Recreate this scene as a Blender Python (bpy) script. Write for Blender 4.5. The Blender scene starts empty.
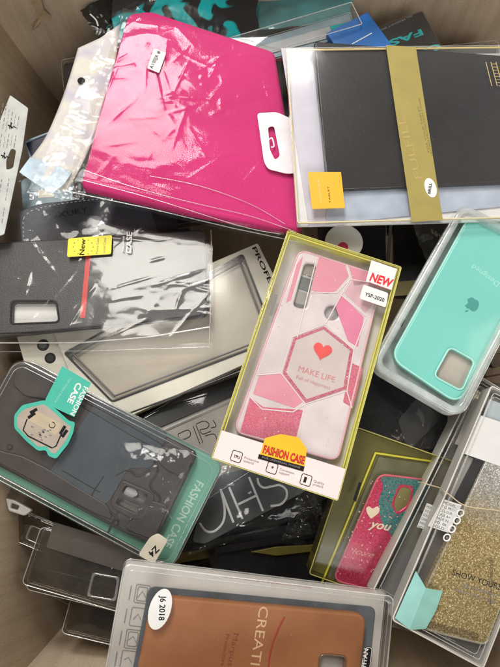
import bpy, math, random
import numpy as np
from mathutils import Matrix, Vector, noise
random.seed(7)
S = bpy.context.scene
C = S.collection
# ---------------------------------------------------------------- camera
TILT = math.radians(15.0); DIST = 0.5; F = 577.0
cam = bpy.data.objects.new('camera', bpy.data.cameras.new('camera')); C.objects.link(cam)
cam.location = (0, -math.sin(TILT)*DIST, math.cos(TILT)*DIST)
cam.rotation_euler = (TILT, 0, 0)
cam.data.sensor_fit = 'VERTICAL'; cam.data.angle_y = 2*math.atan(333.5/F)
cam.data.clip_start = 0.01; cam.data.clip_end = 50
S.camera = cam
# ---------------------------------------------------------------- light
W = bpy.data.worlds.new('World'); S.world = W; W.use_nodes = True
_nt = W.node_tree; _tc = _nt.nodes.new('ShaderNodeTexCoord'); _sx = _nt.nodes.new('ShaderNodeSeparateXYZ'); _rp = _nt.nodes.new('ShaderNodeValToRGB')
_nt.links.new(_tc.outputs['Generated'], _sx.inputs[0]); _nt.links.new(_sx.outputs[2], _rp.inputs[0]); _nt.links.new(_rp.outputs[0], _nt.nodes['Background'].inputs[0])
_rp.color_ramp.elements[0].position = 0.62; _rp.color_ramp.elements[0].color = (0.98, 0.98, 0.98, 1)      # bright horizon, gives the fill from the sides
_rp.color_ramp.elements[1].position = 0.86; _rp.color_ramp.elements[1].color = (0.20, 0.19, 0.18, 1)     # added dark zenith, keeps black items from reflecting grey
_nt.nodes['Background'].inputs[1].default_value = 0.66
def area(name, loc, target, sx, sy, power, col):
    l = bpy.data.lights.new(name, 'AREA'); l.shape = 'RECTANGLE'; l.size = sx; l.size_y = sy
    l.energy = power; l.color = col
    o = bpy.data.objects.new(name, l); C.objects.link(o); o.location = loc
    o.rotation_euler = (Vector(target)-Vector(loc)).to_track_quat('-Z', 'Y').to_euler()
    return o
area('sky_glare_panel', (-0.40, 0.73, 1.75), (-0.36, 0.6, 0), 0.52, 0.50, 14, (1.0, 0.955, 0.87))  # added area panel, sized to lay sky glare on the black case's bag
area('sky_glare_panel', (-0.30, 1.62, 1.75), (-0.2, 1.1, 0), 0.60, 0.66, 36, (1.0, 0.98, 0.95))  # second added panel, placed for the glare on the pink sleeve's bag
area('front_fill', (0.35, -1.7, 1.5), (0, 0.1, 0), 1.1, 0.8, 20, (1.0, 0.98, 0.95))  # added fill that brightens the back panel, no source seen there
area('warm_lamp', (1.1, 0.1, 1.3), (0, -0.05, 0), 0.45, 0.45, 2.5, (1.0, 0.82, 0.60))
S.view_settings.view_transform = 'Standard'; S.view_settings.look = 'None'
S.view_settings.exposure = 0.0; S.view_settings.gamma = 1.0
S.cycles.max_bounces = 10; S.cycles.transparent_max_bounces = 40
S.cycles.diffuse_bounces = 4; S.cycles.glossy_bounces = 4
S.cycles.caustics_reflective = False; S.cycles.caustics_refractive = False
S.cycles.sample_clamp_indirect = 4

# ---------------------------------------------------------------- projection helpers
COST, SINT = math.cos(TILT), math.sin(TILT)
CAM = np.array(cam.location[:])
def ray(px, py):
    x, y, z = (px-250)/F, (333.5-py)/F, -1.0
    return np.array([x, y*COST - z*SINT, y*SINT + z*COST])
def P(px, py, z):                       # point of the plane z that the photo shows there
    d = ray(px, py); s = (z-CAM[2])/d[2]
    return CAM + s*d
def proj(p):
    v = p-CAM
    x, y, z = v[0], v[1]*COST+v[2]*SINT, -v[1]*SINT+v[2]*COST
    return np.array([250+F*x/-z, 333.5-F*y/-z])
def rotm(rx, ry, rz):
    return np.array((Matrix.Rotation(rz, 3, 'Z') @ Matrix.Rotation(ry, 3, 'Y') @ Matrix.Rotation(rx, 3, 'X')))
def fit(quad, z, tilt=(0, 0), w_tilt=0.5):
    """rigid rectangle whose corners TL TR BR BL show at the given places, its centre at height z"""
    q = np.array(quad, float); c = q.mean(0); c3 = P(c[0], c[1], z)
    pts = [P(a, b, z) for a, b in q]
    w = (np.linalg.norm(pts[1]-pts[0])+np.linalg.norm(pts[2]-pts[3]))/2
    h = (np.linalg.norm(pts[3]-pts[0])+np.linalg.norm(pts[2]-pts[1]))/2
    e = pts[1]-pts[0]+pts[2]-pts[3]
    p = np.array([c3[0], c3[1], math.radians(tilt[0]), math.radians(tilt[1]), math.atan2(e[1], e[0]), w, h])
    sg = [(-1, 1), (1, 1), (1, -1), (-1, -1)]
    def res(p):
        R = rotm(p[2], p[3], p[4]); r = []
        for (a, b), t in zip(sg, q):
            X = np.array([p[0], p[1], z]) + R @ np.array([a*p[5]/2, b*p[6]/2, 0])
            r += list(proj(X)-t)
        r += [w_tilt*(math.degrees(p[2])-tilt[0]), w_tilt*(math.degrees(p[3])-tilt[1])]
        return np.array(r)
    for _ in range(30):
        r = res(p); J = np.zeros((len(r), 7))
        for i in range(7):
            d = np.zeros(7); d[i] = 1e-5
            J[:, i] = (res(p+d)-r)/1e-5
        p = p - np.linalg.lstsq(J, r, rcond=None)[0]
    return p, res(p)

# ---------------------------------------------------------------- material helpers
def new_mat(name):
    m = bpy.data.materials.new(name); m.use_nodes = True
    nt = m.node_tree; nt.nodes.clear()
    return m, nt, nt.nodes, nt.links
def out_to(nt, sh):
    o = nt.nodes.new('ShaderNodeOutputMaterial'); nt.links.new(sh, o.inputs[0])
def N(nt, t, **kw):
    n = nt.nodes.new(t)
    for k, v in kw.items():
        if k in n.inputs.keys(): n.inputs[k].default_value = v
        else: setattr(n, k, v)
    return n
def coords(nt, scale=(1, 1, 1)):
    t = nt.nodes.new('ShaderNodeTexCoord'); m = N(nt, 'ShaderNodeMapping'); m.inputs['Scale'].default_value = scale
    nt.links.new(t.outputs['Object'], m.inputs[0]); return m.outputs[0]
def ramp(nt, fac, stops):
    r = nt.nodes.new('ShaderNodeValToRGB'); el = r.color_ramp.elements
    while len(el) < len(stops): el.new(0.5)
    for e, (p, c) in zip(el, stops):
        e.position = p; e.color = (*c, 1) if len(c) == 3 else c
    nt.links.new(fac, r.inputs[0]); return r.outputs[0]
def solid(name, col, rough=0.5, spec=0.5, var=0.10, vscale=60, bump=0.0, bscale=400, metal=0, coat=0, trans=0, sub=0, anis=(1, 1, 1)):
    m, nt, n, l = new_mat(name)
    b = N(nt, 'ShaderNodeBsdfPrincipled', Roughness=rough, Metallic=metal)
    b.inputs['Specular IOR Level'].default_value = spec
    b.inputs['Coat Weight'].default_value = coat; b.inputs['Coat Roughness'].default_value = 0.08
    co = coords(nt, anis)
    tx = N(nt, 'ShaderNodeTexNoise', Scale=vscale, Detail=5.0); l.new(co, tx.inputs['Vector'])
    lo = tuple(max(0, c*(1-var)) for c in col); hi = tuple(min(1, c*(1+var)) for c in col)
    l.new(ramp(nt, tx.outputs[0], [(0.3, lo), (0.7, hi)]), b.inputs['Base Color'])
    if bump:
        t2 = N(nt, 'ShaderNodeTexNoise', Scale=bscale, Detail=4.0); l.new(co, t2.inputs['Vector'])
        bp = N(nt, 'ShaderNodeBump', Strength=bump, Distance=0.0006); l.new(t2.outputs[0], bp.inputs['Height']); l.new(bp.outputs[0], b.inputs['Normal'])
    out_to(nt, b.outputs[0]); return m
def film(name, tint=(1, 1, 1), base=0.09, edge=0.75, rough=0.06, haze=0.03, hcol=(0.85, 0.87, 0.9), bump=0.25, bscale=35, power=3.0, dist=0.0015):
    """clear plastic sheet: mostly see-through, mirror-like at grazing angles, a little dusty"""
    m, nt, n, l = new_mat(name)
    co = coords(nt)
    tx = N(nt, 'ShaderNodeTexNoise', Scale=bscale, Detail=5.0, Roughness=0.55, Distortion=0.6); l.new(co, tx.inputs['Vector'])
    bp = N(nt, 'ShaderNodeBump', Strength=bump, Distance=dist); l.new(tx.outputs[0], bp.inputs['Height'])
    lw = N(nt, 'ShaderNodeLayerWeight', Blend=0.5); l.new(bp.outputs[0], lw.inputs['Normal'])
    pw = N(nt, 'ShaderNodeMath', operation='POWER'); l.new(lw.outputs['Facing'], pw.inputs[0]); pw.inputs[1].default_value = power
    ma = N(nt, 'ShaderNodeMath', operation='MULTIPLY_ADD'); l.new(pw.outputs[0], ma.inputs[0]); ma.inputs[1].default_value = edge; ma.inputs[2].default_value = base
    ma.use_clamp = True
    tr = N(nt, 'ShaderNodeBsdfTransparent', Color=(*tint, 1)); gl = N(nt, 'ShaderNodeBsdfGlossy', Roughness=rough); l.new(bp.outputs[0], gl.inputs['Normal'])
    mx = N(nt, 'ShaderNodeMixShader'); l.new(ma.outputs[0], mx.inputs[0]); l.new(tr.outputs[0], mx.inputs[1]); l.new(gl.outputs[0], mx.inputs[2])
    df = N(nt, 'ShaderNodeBsdfDiffuse', Color=(*hcol, 1))
    t2 = N(nt, 'ShaderNodeTexNoise', Scale=45.0, Detail=6.0); l.new(co, t2.inputs['Vector'])
    mr = N(nt, 'ShaderNodeMapRange'); mr.inputs[1].default_value = 0.35; mr.inputs[2].default_value = 0.75
    mr.inputs[3].default_value = haze*0.6; mr.inputs[4].default_value = haze*1.6; l.new(t2.outputs[0], mr.inputs[0])
    t3 = N(nt, 'ShaderNodeTexNoise', Scale=650.0, Detail=2.0); l.new(co, t3.inputs['Vector'])
    m3 = N(nt, 'ShaderNodeMapRange'); m3.inputs[1].default_value = 0.70; m3.inputs[2].default_value = 0.76; m3.inputs[3].default_value = 0; m3.inputs[4].default_value = 0.07; l.new(t3.outputs[0], m3.inputs[0])
    ad = N(nt, 'ShaderNodeMath', operation='ADD'); l.new(mr.outputs[0], ad.inputs[0]); l.new(m3.outputs[0], ad.inputs[1])
    m2 = N(nt, 'ShaderNodeMixShader'); l.new(ad.outputs[0], m2.inputs[0]); l.new(mx.outputs[0], m2.inputs[1]); l.new(df.outputs[0], m2.inputs[2])
    out_to(nt, m2.outputs[0]); return m
def glitter(name, cols, scale=900, rough=0.3, grad=None, amount=1.0):
    m, nt, n, l = new_mat(name)
    b = N(nt, 'ShaderNodeBsdfPrincipled', Roughness=rough, Metallic=0.35)
    co = coords(nt)
    v = N(nt, 'ShaderNodeTexVoronoi', Scale=scale); l.new(co, v.inputs['Vector'])
    sp = N(nt, 'ShaderNodeSeparateColor'); l.new(v.outputs['Color'], sp.inputs[0])
    k = len(cols)
    c = ramp(nt, sp.outputs[0], [(i/(k-1), cc) for i, cc in enumerate(cols)])
    if grad:
        axis, a, bb, c2 = grad
        sx = N(nt, 'ShaderNodeSeparateXYZ'); l.new(co, sx.inputs[0])
        mr = N(nt, 'ShaderNodeMapRange'); mr.inputs[1].default_value = a; mr.inputs[2].default_value = bb; l.new(sx.outputs[axis], mr.inputs[0])
        cb = ramp(nt, sp.outputs[1], [(i/(len(c2)-1), cc) for i, cc in enumerate(c2)])
        mx = N(nt, 'ShaderNodeMix', data_type='RGBA'); l.new(mr.outputs[0], mx.inputs[0]); l.new(c, mx.inputs[6]); l.new(cb, mx.inputs[7]); c = mx.outputs[2]
    l.new(c, b.inputs['Base Color'])
    nm = N(nt, 'ShaderNodeNormalMap'); nm.space = 'OBJECT'; nm.inputs['Strength'].default_value = 0.35*amount
    mixn = N(nt, 'ShaderNodeMix', data_type='RGBA'); mixn.inputs[0].default_value = 0.35*amount
    mixn.inputs[6].default_value = (0.5, 0.5, 1, 1); l.new(v.outputs['Color'], mixn.inputs[7]); l.new(mixn.outputs[2], nm.inputs['Color']); l.new(nm.outputs[0], b.inputs['Normal'])
    out_to(nt, b.outputs[0]); return m

M = {}
M['film'] = film('clear_film', base=0.04, haze=0.01)
M['lid'] = film('clear_pet_lid', base=0.04, edge=0.7, haze=0.012, hcol=(.8,.78,.74), bump=0.12, bscale=18)
M['lid_clean'] = film('clear_smooth_lid', base=0.030, edge=0.6, haze=0.006, bump=0.25, bscale=9, rough=0.13, dist=0.002)
M['lid_yellow'] = film('yellow_tinted_clear', tint=(0.80, 0.78, 0.45), base=0.04, haze=0.04, hcol=(0.55, 0.5, 0.15), bump=0.15, bscale=20)
M['lid_milky'] = film('milky_tray_plastic', base=0.07, haze=0.42, hcol=(0.72, 0.78, 0.76), bump=0.1, bscale=14, rough=0.12)
M['lid_grey'] = film('greyish_tray_plastic', base=0.10, haze=0.30, hcol=(0.62, 0.62, 0.62), bump=0.1, bscale=20, rough=0.12)
M['rim'] = film('plastic_fold_edge', base=0.22, edge=0.6, haze=0.30, hcol=(0.85, 0.85, 0.82), bump=0.3, bscale=60, rough=0.15)  # whitish haze paints the light caught along plastic folds
M['rimfaint'] = film('faint_fold_edge', base=0.16, edge=0.6, haze=0.14, hcol=(0.8, 0.8, 0.78), bump=0.3, bscale=60, rough=0.15)  # weaker copy of the painted edge light
M['wrap'] = film('crinkled_wrap', base=0.030, edge=0.7, haze=0.008, bump=0.12, bscale=60, rough=0.09, power=2.2)
M['wrap_soft'] = film('soft_wrap', base=0.03, edge=0.8, haze=0.02, bump=0.06, bscale=30, rough=0.12, power=2.2)
M['white'] = solid('white_card', (0.74, 0.73, 0.71), 0.55, var=0.04)
M['cream'] = solid('cream_card', (0.70, 0.66, 0.56), 0.5, var=0.05)
M['pinkcard'] = solid('pale_pink_card', (0.80, 0.66, 0.64), 0.5, var=0.03)
M['lilac'] = solid('pearly_white_liner', (0.56, 0.53, 0.60), 0.4, var=0.05, bump=0.1, bscale=60)
M['beige'] = solid('grey_beige_insert', (0.86, 0.83, 0.77), 0.42, var=0.06, vscale=25)
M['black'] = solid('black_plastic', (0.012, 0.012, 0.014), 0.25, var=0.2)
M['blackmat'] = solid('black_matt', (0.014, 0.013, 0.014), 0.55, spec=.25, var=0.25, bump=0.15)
M['ink'] = solid('black_ink', (0.015, 0.015, 0.015), 0.7, spec=.1, var=0.0)
M['greyink'] = solid('grey_ink', (0.20, 0.19, 0.19), 0.5, var=0.0)
M['paleink'] = solid('pale_grey_ink', (0.24, 0.23, 0.225), 0.5, var=0.0)
M['whiteink'] = solid('white_ink', (0.78, 0.78, 0.76), 0.5, var=0.0)
M['red'] = solid('red_ink', (0.72, 0.02, 0.03), 0.45, var=0.03)
M['darkred'] = solid('dark_red_ink', (0.34, 0.035, 0.02), 0.45, var=0.03)
M['yellow'] = solid('yellow_card', (0.72, 0.62, 0.03), 0.4, var=0.06)
M['lime'] = solid('yellow_green_card', (0.66, 0.62, 0.05), 0.4, var=0.08)
M['paleyellow'] = solid('pale_gold_card', (0.78, 0.62, 0.26), 0.35, var=0.06)
M['orange'] = solid('orange_label', (0.86, 0.42, 0.02), 0.4, var=0.03)
M['amber'] = solid('amber_badge', (0.88, 0.46, 0.02), 0.4, var=0.03)
M['gold'] = solid('dull_gold_print', (0.36, 0.29, 0.085), 0.42, var=0.06, metal=0.2)
M['golddark'] = solid('dark_gold_ink', (0.20, 0.155, 0.04), 0.45, var=0.0)
M['goldlight'] = solid('pale_gold_ink', (0.50, 0.36, 0.13), 0.45, var=0.0)

# ---------------------------------------------------------------- geometry helpers (millimetres in, metres out)
K = 0.001
def link(name, me, mat, parent):
    o = bpy.data.objects.new(name, me); C.objects.link(o)
    if mat is not None:
        me.materials.clear(); me.materials.append(mat)
    if parent is not None: o.parent = parent
    return o
def mesh(name, vs, fs, mat, parent, smooth=True, ang=35):
    me = bpy.data.meshes.new(name); me.from_pydata([tuple(a*K for a in v) for v in vs], [], fs); me.update()
    if smooth:
        me.polygons.foreach_set('use_smooth', [True]*len(me.polygons)); me.set_sharp_from_angle(angle=math.radians(ang))
    return link(name, me, mat, parent)
def rrect(x0, y0, x1, y1, r, n=7):
    r = min(r, abs(x1-x0)/2-.01, abs(y1-y0)/2-.01); o = []
    for cx, cy, a0 in ((x1-r, y1-r, 0), (x0+r, y1-r, 90), (x0+r, y0+r, 180), (x1-r, y0+r, 270)):
        for i in range(n+1):
            a = math.radians(a0+90*i/n); o.append((cx+r*math.cos(a), cy+r*math.sin(a)))
    return o
def area2(p): return sum(p[i][0]*p[(i+1) % len(p)][1]-p[(i+1) % len(p)][0]*p[i][1] for i in range(len(p)))/2
def round_poly(pts, r, n=6):
    pts = [Vector(p) for p in pts]
    if area2(pts) < 0: pts.reverse()
    o = []
    for i, p in enumerate(pts):
        a = pts[i-1]-p; b = pts[(i+1) % len(pts)]-p
        rr = min(r, a.length*.45, b.length*.45)
        p0 = p+a.normalized()*rr; p1 = p+b.normalized()*rr
        for k in range(n+1):
            t = k/n; o.append(tuple(p0*(1-t)**2+p*2*t*(1-t)+p1*t*t))
    return o
def inset(pts, d):
    n = len(pts); o = []
    for i in range(n):
        p = Vector(pts[i]); a = p-Vector(pts[i-1]); b = Vector(pts[(i+1) % n])-p
        if a.length < 1e-6: a = b
        if b.length < 1e-6: b = a
        na = Vector((-a.y, a.x)).normalized(); nb = Vector((-b.y, b.x)).normalized()
        m = (na+nb); m = m.normalized() if m.length > 1e-6 else na
        k = 1/max(0.5, m.dot(na)); o.append(tuple(p+m*d*k))
    return o
def plate(name, outline, z0, z1, mat, parent, bevel=0.0, holes=(), ang=35):
    """rounded solid slab with through holes"""
    cu = bpy.data.curves.new(name, 'CURVE'); cu.dimensions = '2D'; cu.fill_mode = 'BOTH'
    t = (z1-z0)/2; bevel = min(bevel, t*0.95)
    cu.extrude = (t-bevel)*K; cu.bevel_depth = bevel*K; cu.bevel_resolution = 2; cu.offset = -bevel*K
    for pts in [outline]+list(holes):
        sp = cu.splines.new('POLY'); sp.points.add(len(pts)-1); sp.use_cyclic_u = True
        for q, p in zip(sp.points, pts): q.co = (p[0]*K, p[1]*K, 0, 1)
    tmp = bpy.data.objects.new('tmp', cu); me = bpy.data.meshes.new_from_object(tmp)
    bpy.data.objects.remove(tmp); bpy.data.curves.remove(cu); me.name = name
    me.transform(Matrix.Translation((0, 0, (z0+z1)/2*K)))
    me.polygons.foreach_set('use_smooth', [True]*len(me.polygons)); me.set_sharp_from_angle(angle=math.radians(ang))
    return link(name, me, mat, parent)
def loft(name, loops, mat, parent, cap0=True, cap1=True, ang=40):
    vs = [v for L in loops for v in L]; n = len(loops[0]); fs = []
    for k in range(len(loops)-1):
        for i in range(n):
            j = (i+1) % n; fs.append((k*n+i, k*n+j, (k+1)*n+j, (k+1)*n+i))
    if cap0: fs.append(tuple(range(n-1, -1, -1)))
    if cap1: fs.append(tuple((len(loops)-1)*n+i for i in range(n)))
    return mesh(name, vs, fs, mat, parent, ang=ang)
def shell(name, out, z0, z1, b, mat, parent, cap0=False, draft=0.0):
    """clear lid: side walls, rounded edge and top face"""
    L = [[(x, y, z0) for x, y in inset(out, -draft)], [(x, y, z1-b) for x, y in out]]
    for a in (30, 60, 90):
        a = math.radians(a)
        L.append([(x, y, z1-b+b*math.sin(a)) for x, y in inset(out, b*(1-math.cos(a)))])
    return loft(name, L, mat, parent, cap0, True, ang=60)
def tube(name, pts, r, mat, parent, closed=False, n=6, flat=1.0):
    pts = [Vector(p) for p in pts]; vs = []; fs = []; m = len(pts)
    for i, p in enumerate(pts):
        a = pts[(i-1) % m] if closed or i > 0 else p; b = pts[(i+1) % m] if closed or i < m-1 else p
        d = (b-a).normalized(); s = d.cross(Vector((0, 0, 1)))
        s = s.normalized() if s.length > 1e-4 else Vector((1, 0, 0)); u = s.cross(d)
        for k in range(n):
            t = 2*math.pi*k/n; vs.append(tuple(p+s*r*math.cos(t)+u*r*flat*math.sin(t)))
    for i in range(m if closed else m-1):
        j = (i+1) % m
        for k in range(n):
            l = (k+1) % n; fs.append((i*n+k, i*n+l, j*n+l, j*n+k))
    if not closed: fs += [tuple(range(n)), tuple((m-1)*n+k for k in range(n-1, -1, -1))]
    return mesh(name, vs, fs, mat, parent, ang=80)
def join_meshes(name, obs, parent):
    """fold several meshes of one part into one"""
    vs = []; fs = []; mi = []; mats = []
    for o in obs:
        b = len(vs); mm = o.data.materials[0]
        if mm not in mats: mats.append(mm)
        k = mats.index(mm)
        vs += [tuple(v.co) for v in o.data.vertices]
        for p in o.data.polygons: fs.append(tuple(b+i for i in p.vertices)); mi.append(k)
    me = bpy.data.meshes.new(name); me.from_pydata(vs, [], fs); me.update()
    for mm in mats: me.materials.append(mm)
    me.polygons.foreach_set('material_index', mi)
    for o in obs: bpy.data.objects.remove(o)
    o = bpy.data.objects.new(name, me); C.objects.link(o); o.parent = parent; return o
def smoothpath(pts, n=8):
    pts = [Vector(p) for p in pts]; o = []
    for i in range(len(pts)-1):
        p0 = pts[max(0, i-1)]; p1 = pts[i]; p2 = pts[i+1]; p3 = pts[min(len(pts)-1, i+2)]
        for k in range(n):
            t = k/n; o.append(0.5*((2*p1)+(p2-p0)*t+(2*p0-5*p1+4*p2-p3)*t*t+(3*p1-p0-3*p2+p3)*t**3))
    o.append(pts[-1]); return [tuple(v) for v in o]
def hsh(i, j, k):
    v = math.sin(i*127.1+j*311.7+k*74.7)*43758.5453
    return v-math.floor(v)
def tri(x, y, L, seed, ang=0.0, stretch=1.0):
    """flat triangular facets meeting at straight creases, heights 0..1"""
    c, s_ = math.cos(ang), math.sin(ang); x, y = (x*c+y*s_)/L, (-x*s_+y*c)/(L*stretch)
    w = noise.noise(Vector((x*.5, y*.5, seed)))*.7; x += w; y += noise.noise(Vector((x*.5+9, y*.5, seed)))*.7
    u = x+y*.577; v = y*1.155; i, j = math.floor(u), math.floor(v); fu, fv = u-i, v-j
    if fu+fv < 1: return hsh(i, j, seed)*(1-fu-fv)+hsh(i+1, j, seed)*fu+hsh(i, j+1, seed)*fv
    return hsh(i+1, j+1, seed)*(fu+fv-1)+hsh(i+1, j, seed)*(1-fv)+hsh(i, j+1, seed)*(1-fu)
def crumple(x, y, seed=0.0):
    """sharp creases between flat facets: what loose plastic film does"""
    return .62*tri(x, y, 22, seed, .3, 1.6)+.26*tri(x, y, 9.5, seed+3, 1.0, 1.8)+.08*tri(x, y, 4.2, seed+5, 2.0, 1.5)
def make_folds(seed, n, box, ang, spread):
    r = random.Random(seed); out = []
    for _ in range(n):
        x, y = r.uniform(box[0], box[2]), r.uniform(box[1], box[3]); a = ang+r.gauss(0, spread); l = r.uniform(8, 38)
        out.append((x, y, math.cos(a), math.sin(a), l, r.uniform(.12, .5), r.uniform(.5, 1.3)))
    return out
def folds(x, y, F_):
    h = 0.0
    for (fx, fy, c, s_, l, am, w) in F_:
        dx, dy = x-fx, y-fy; d = abs(-dx*s_+dy*c)
        if d > 6: continue
        t = dx*c+dy*s_
        if abs(t) < l: h += am*math.exp(-d/w)*(1-(t/l)**2)
    return h
def facets(x, y, seed=0.0, F_=()):
    """taut film: wide flat facets, patches of fine crumpling, straight pulled folds"""
    m = max(0.0, min(1.0, (noise.noise(Vector((x*.022+seed, y*.022, seed)))+.12)*3))
    return .75*tri(x, y, 40, seed, .5, 1.5)+m*(.26*tri(x, y, 12, seed+2, 1.1, 2.0)+.11*tri(x, y, 5, seed+4, .7, 1.6))+folds(x, y, F_)

class Item:
    def __init__(s, name, label, cat, quad, z, T=12, tilt=(0, 0), w_tilt=0.5, group=None):
        p, r = fit(quad, z, tilt, w_tilt)
        R = rotm(p[2], p[3], p[4]); s.R = R; s.w = p[5]*1000; s.h = p[6]*1000; s.T = T
        base = np.array([p[0], p[1], z]) - R @ np.array([0, 0, T*K]); s.base = base
        e = bpy.data.objects.new(name, None); C.objects.link(e); e.empty_display_size = 0.02
        m = Matrix(R.tolist()).to_4x4(); m.translation = Vector(base.tolist()); e.matrix_world = m
        e['label'] = label; e['category'] = cat
        if group: e['group'] = group
        s.root = e
        zc = [(base+R@np.array([a*p[5]/2, b*p[6]/2, T*K]))[2]*1000 for a, b in ((-1, 1), (1, 1), (1, -1), (-1, -1))]
        print('ITEM %-24s %5.0f x %5.0f mm tilt %5.1f %5.1f  px err %4.1f  corner z %s' % (name, s.w, s.h, math.degrees(p[2]), math.degrees(p[3]), np.abs(r[:8]).max(), [round(a) for a in zc]))
    def q(s, px, py, z=None):               # where on the item's plane at local height z (mm) that place lies
        z = s.T if z is None else z
        n = s.R[:, 2]; o = s.base+n*z*K; d = ray(px, py)
        t = np.dot(o-CAM, n)/np.dot(d, n); l = s.R.T @ (CAM+t*d-s.base)
        return (l[0]*1000, l[1]*1000)
    def qs(s, pts, z=None): return [s.q(a, b, z) for a, b in pts]
    def rect(s, i=0, r=3, n=7): return rrect(-s.w/2+i, -s.h/2+i, s.w/2-i, s.h/2-i, r, n)
    def plate(s, name, pts, z0, z1, mat, r=0, bevel=0, holes=(), parent=None, zq=None, hr=None):
        zq = z1 if zq is None else zq
        o = s.qs(pts, zq); o = round_poly(o, r) if r else o
        hs = [round_poly(s.qs(h, zq), hr if hr else 3) for h in holes]
        return plate(name, o, z0, z1, mat, parent or s.root, bevel, hs)
    def text(s, name, body, p0, p1, z, mat, parent=None, bold=0.0, hscale=None, shear=0, ext=0.0, spacing=1.0, ref=None):
        a = Vector(s.q(*p0, z)); b = Vector(s.q(*p1, z)); d = b-a
        cu = bpy.data.curves.new(name, 'FONT'); cu.body = body; cu.size = 1; cu.resolution_u = 3; cu.offset = bold; cu.shear = shear; cu.space_character = spacing
        tmp = bpy.data.objects.new('tmp', cu); me = bpy.data.meshes.new_from_object(tmp)
        bpy.data.objects.remove(tmp); bpy.data.curves.remove(cu)
        xs = [v.co.x for v in me.vertices]; x0, x1 = min(xs), max(xs)
        k = d.length*K/(x1-x0); ky = k if hscale is None else hscale*K/0.7
        an = math.atan2(d.y, d.x)
        me.transform(Matrix.Translation((a.x*K, a.y*K, z*K)) @ Matrix.Rotation(an, 4, 'Z') @ Matrix.Diagonal((k, ky, 1, 1)) @ Matrix.Translation((-x0, 0, 0)))
        me.name = name
        return link(name, me, mat, parent or s.root)
    def stroke(s, name, pts, w, z, mat, parent=None, closed=False, h=0.15):
        return tube(name, [(*s.q(a, b, z), z) for a, b in pts], w/2, mat, parent or s.root, closed, 8, flat=h/(w/2))
    def rim(s, name, r, z, mat, i=0, rad=0.35, parent=None):
        return tube(name, [(x, y, z) for x, y in s.rect(i, r)], rad, mat, parent or s.root, True)
def sheet(name, bl, br, tr, tl, nu, nv, hf, mat, parent, shape=None):
    """film laid over a quad (local mm corners); hf(u,v,x,y) gives its height"""
    vs = []; fs = []
    for j in range(nv+1):
        for i in range(nu+1):
            u, v = i/nu, j/nv
            if shape: uu, vv = shape(u, v)
            else: uu, vv = u, v
            x = (bl[0]*(1-uu)+br[0]*uu)*(1-vv)+(tl[0]*(1-uu)+tr[0]*uu)*vv
            y = (bl[1]*(1-uu)+br[1]*uu)*(1-vv)+(tl[1]*(1-uu)+tr[1]*uu)*vv
            vs.append((x, y, hf(u, v, x, y)))
    for j in range(nv):
        for i in range(nu):
            a = j*(nu+1)+i; fs.append((a, a+1, a+nu+2, a+nu+1))
    return mesh(name, vs, fs, mat, parent, ang=50)
def edge_wobble(seed, amp=0.012):
    def f(u, v):
        a = amp*noise.noise(Vector((u*7, v*7, seed)))*2; b = amp*noise.noise(Vector((u*7+9, v*7, seed)))*2
        return u+a, v+b
    return f
def ell(cx, cy, rx, ry, rot=0, n=28):
    c, s_ = math.cos(rot), math.sin(rot)
    return [(cx+rx*math.cos(t)*c-ry*math.sin(t)*s_, cy+rx*math.cos(t)*s_+ry*math.sin(t)*c) for t in [2*math.pi*i/n for i in range(n)]]

# ================================================================ the cardboard box
def cardboard():
    m, nt, n, l = new_mat('corrugated_cardboard')
    b = N(nt, 'ShaderNodeBsdfPrincipled', Roughness=0.8); b.inputs['Specular IOR Level'].default_value = 0.2
    uv = N(nt, 'ShaderNodeTexCoord'); mp = N(nt, 'ShaderNodeMapping'); l.new(uv.outputs['UV'], mp.inputs[0])
    mp.inputs['Scale'].default_value = (110, 1.5, 1)
    t = N(nt, 'ShaderNodeTexNoise', Scale=1.0, Detail=4.0, Roughness=0.6); l.new(mp.outputs[0], t.inputs['Vector'])
    t2 = N(nt, 'ShaderNodeTexNoise', Scale=9.0, Detail=6.0); l.new(uv.outputs['UV'], t2.inputs['Vector'])
    t3 = N(nt, 'ShaderNodeTexNoise', Scale=900.0, Detail=3.0); l.new(uv.outputs['UV'], t3.inputs['Vector'])
    c1 = ramp(nt, t.outputs[0], [(0.30, (0.52, 0.41, 0.285)), (0.75, (0.65, 0.525, 0.385))])
    c2 = ramp(nt, t2.outputs[0], [(0.3, (0.66, 0.66, 0.68)), (0.62, (1.0, 1.0, 1.0))])
    mx = N(nt, 'ShaderNodeMix', data_type='RGBA', blend_type='MULTIPLY'); mx.inputs[0].default_value = 0.8
    l.new(c1, mx.inputs[6]); l.new(c2, mx.inputs[7])
    c3 = ramp(nt, t3.outputs[0], [(0.36, (0.62, 0.60, 0.58)), (0.55, (1, 1, 1))])
    m3 = N(nt, 'ShaderNodeMix', data_type='RGBA', blend_type='MULTIPLY'); m3.inputs[0].default_value = 0.6
    l.new(mx.outputs[2], m3.inputs[6]); l.new(c3, m3.inputs[7])
    l.new(m3.outputs[2], b.inputs['Base Color'])
    bp = N(nt, 'ShaderNodeBump', Strength=0.35, Distance=0.0006); l.new(t.outputs[0], bp.inputs['Height'])
    bp2 = N(nt, 'ShaderNodeBump', Strength=0.25, Distance=0.004); l.new(t2.outputs[0], bp2.inputs['Height']); l.new(bp.outputs[0], bp2.inputs['Normal'])
    l.new(bp2.outputs[0], b.inputs['Normal']); out_to(nt, b.outputs[0]); return m
M['board'] = cardboard()
BX = [(-0.295, 0.385), (0.36, 0.375), (0.32, -0.305), (-0.205, -0.30)]   # inner corners BL.. seen from above: back-left, back-right, front-right, front-left
ZB, ZT = -0.27, 0.085
box = bpy.data.objects.new('cardboard_box', None); C.objects.link(box); box.location = (0, 0, ZB)
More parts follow.
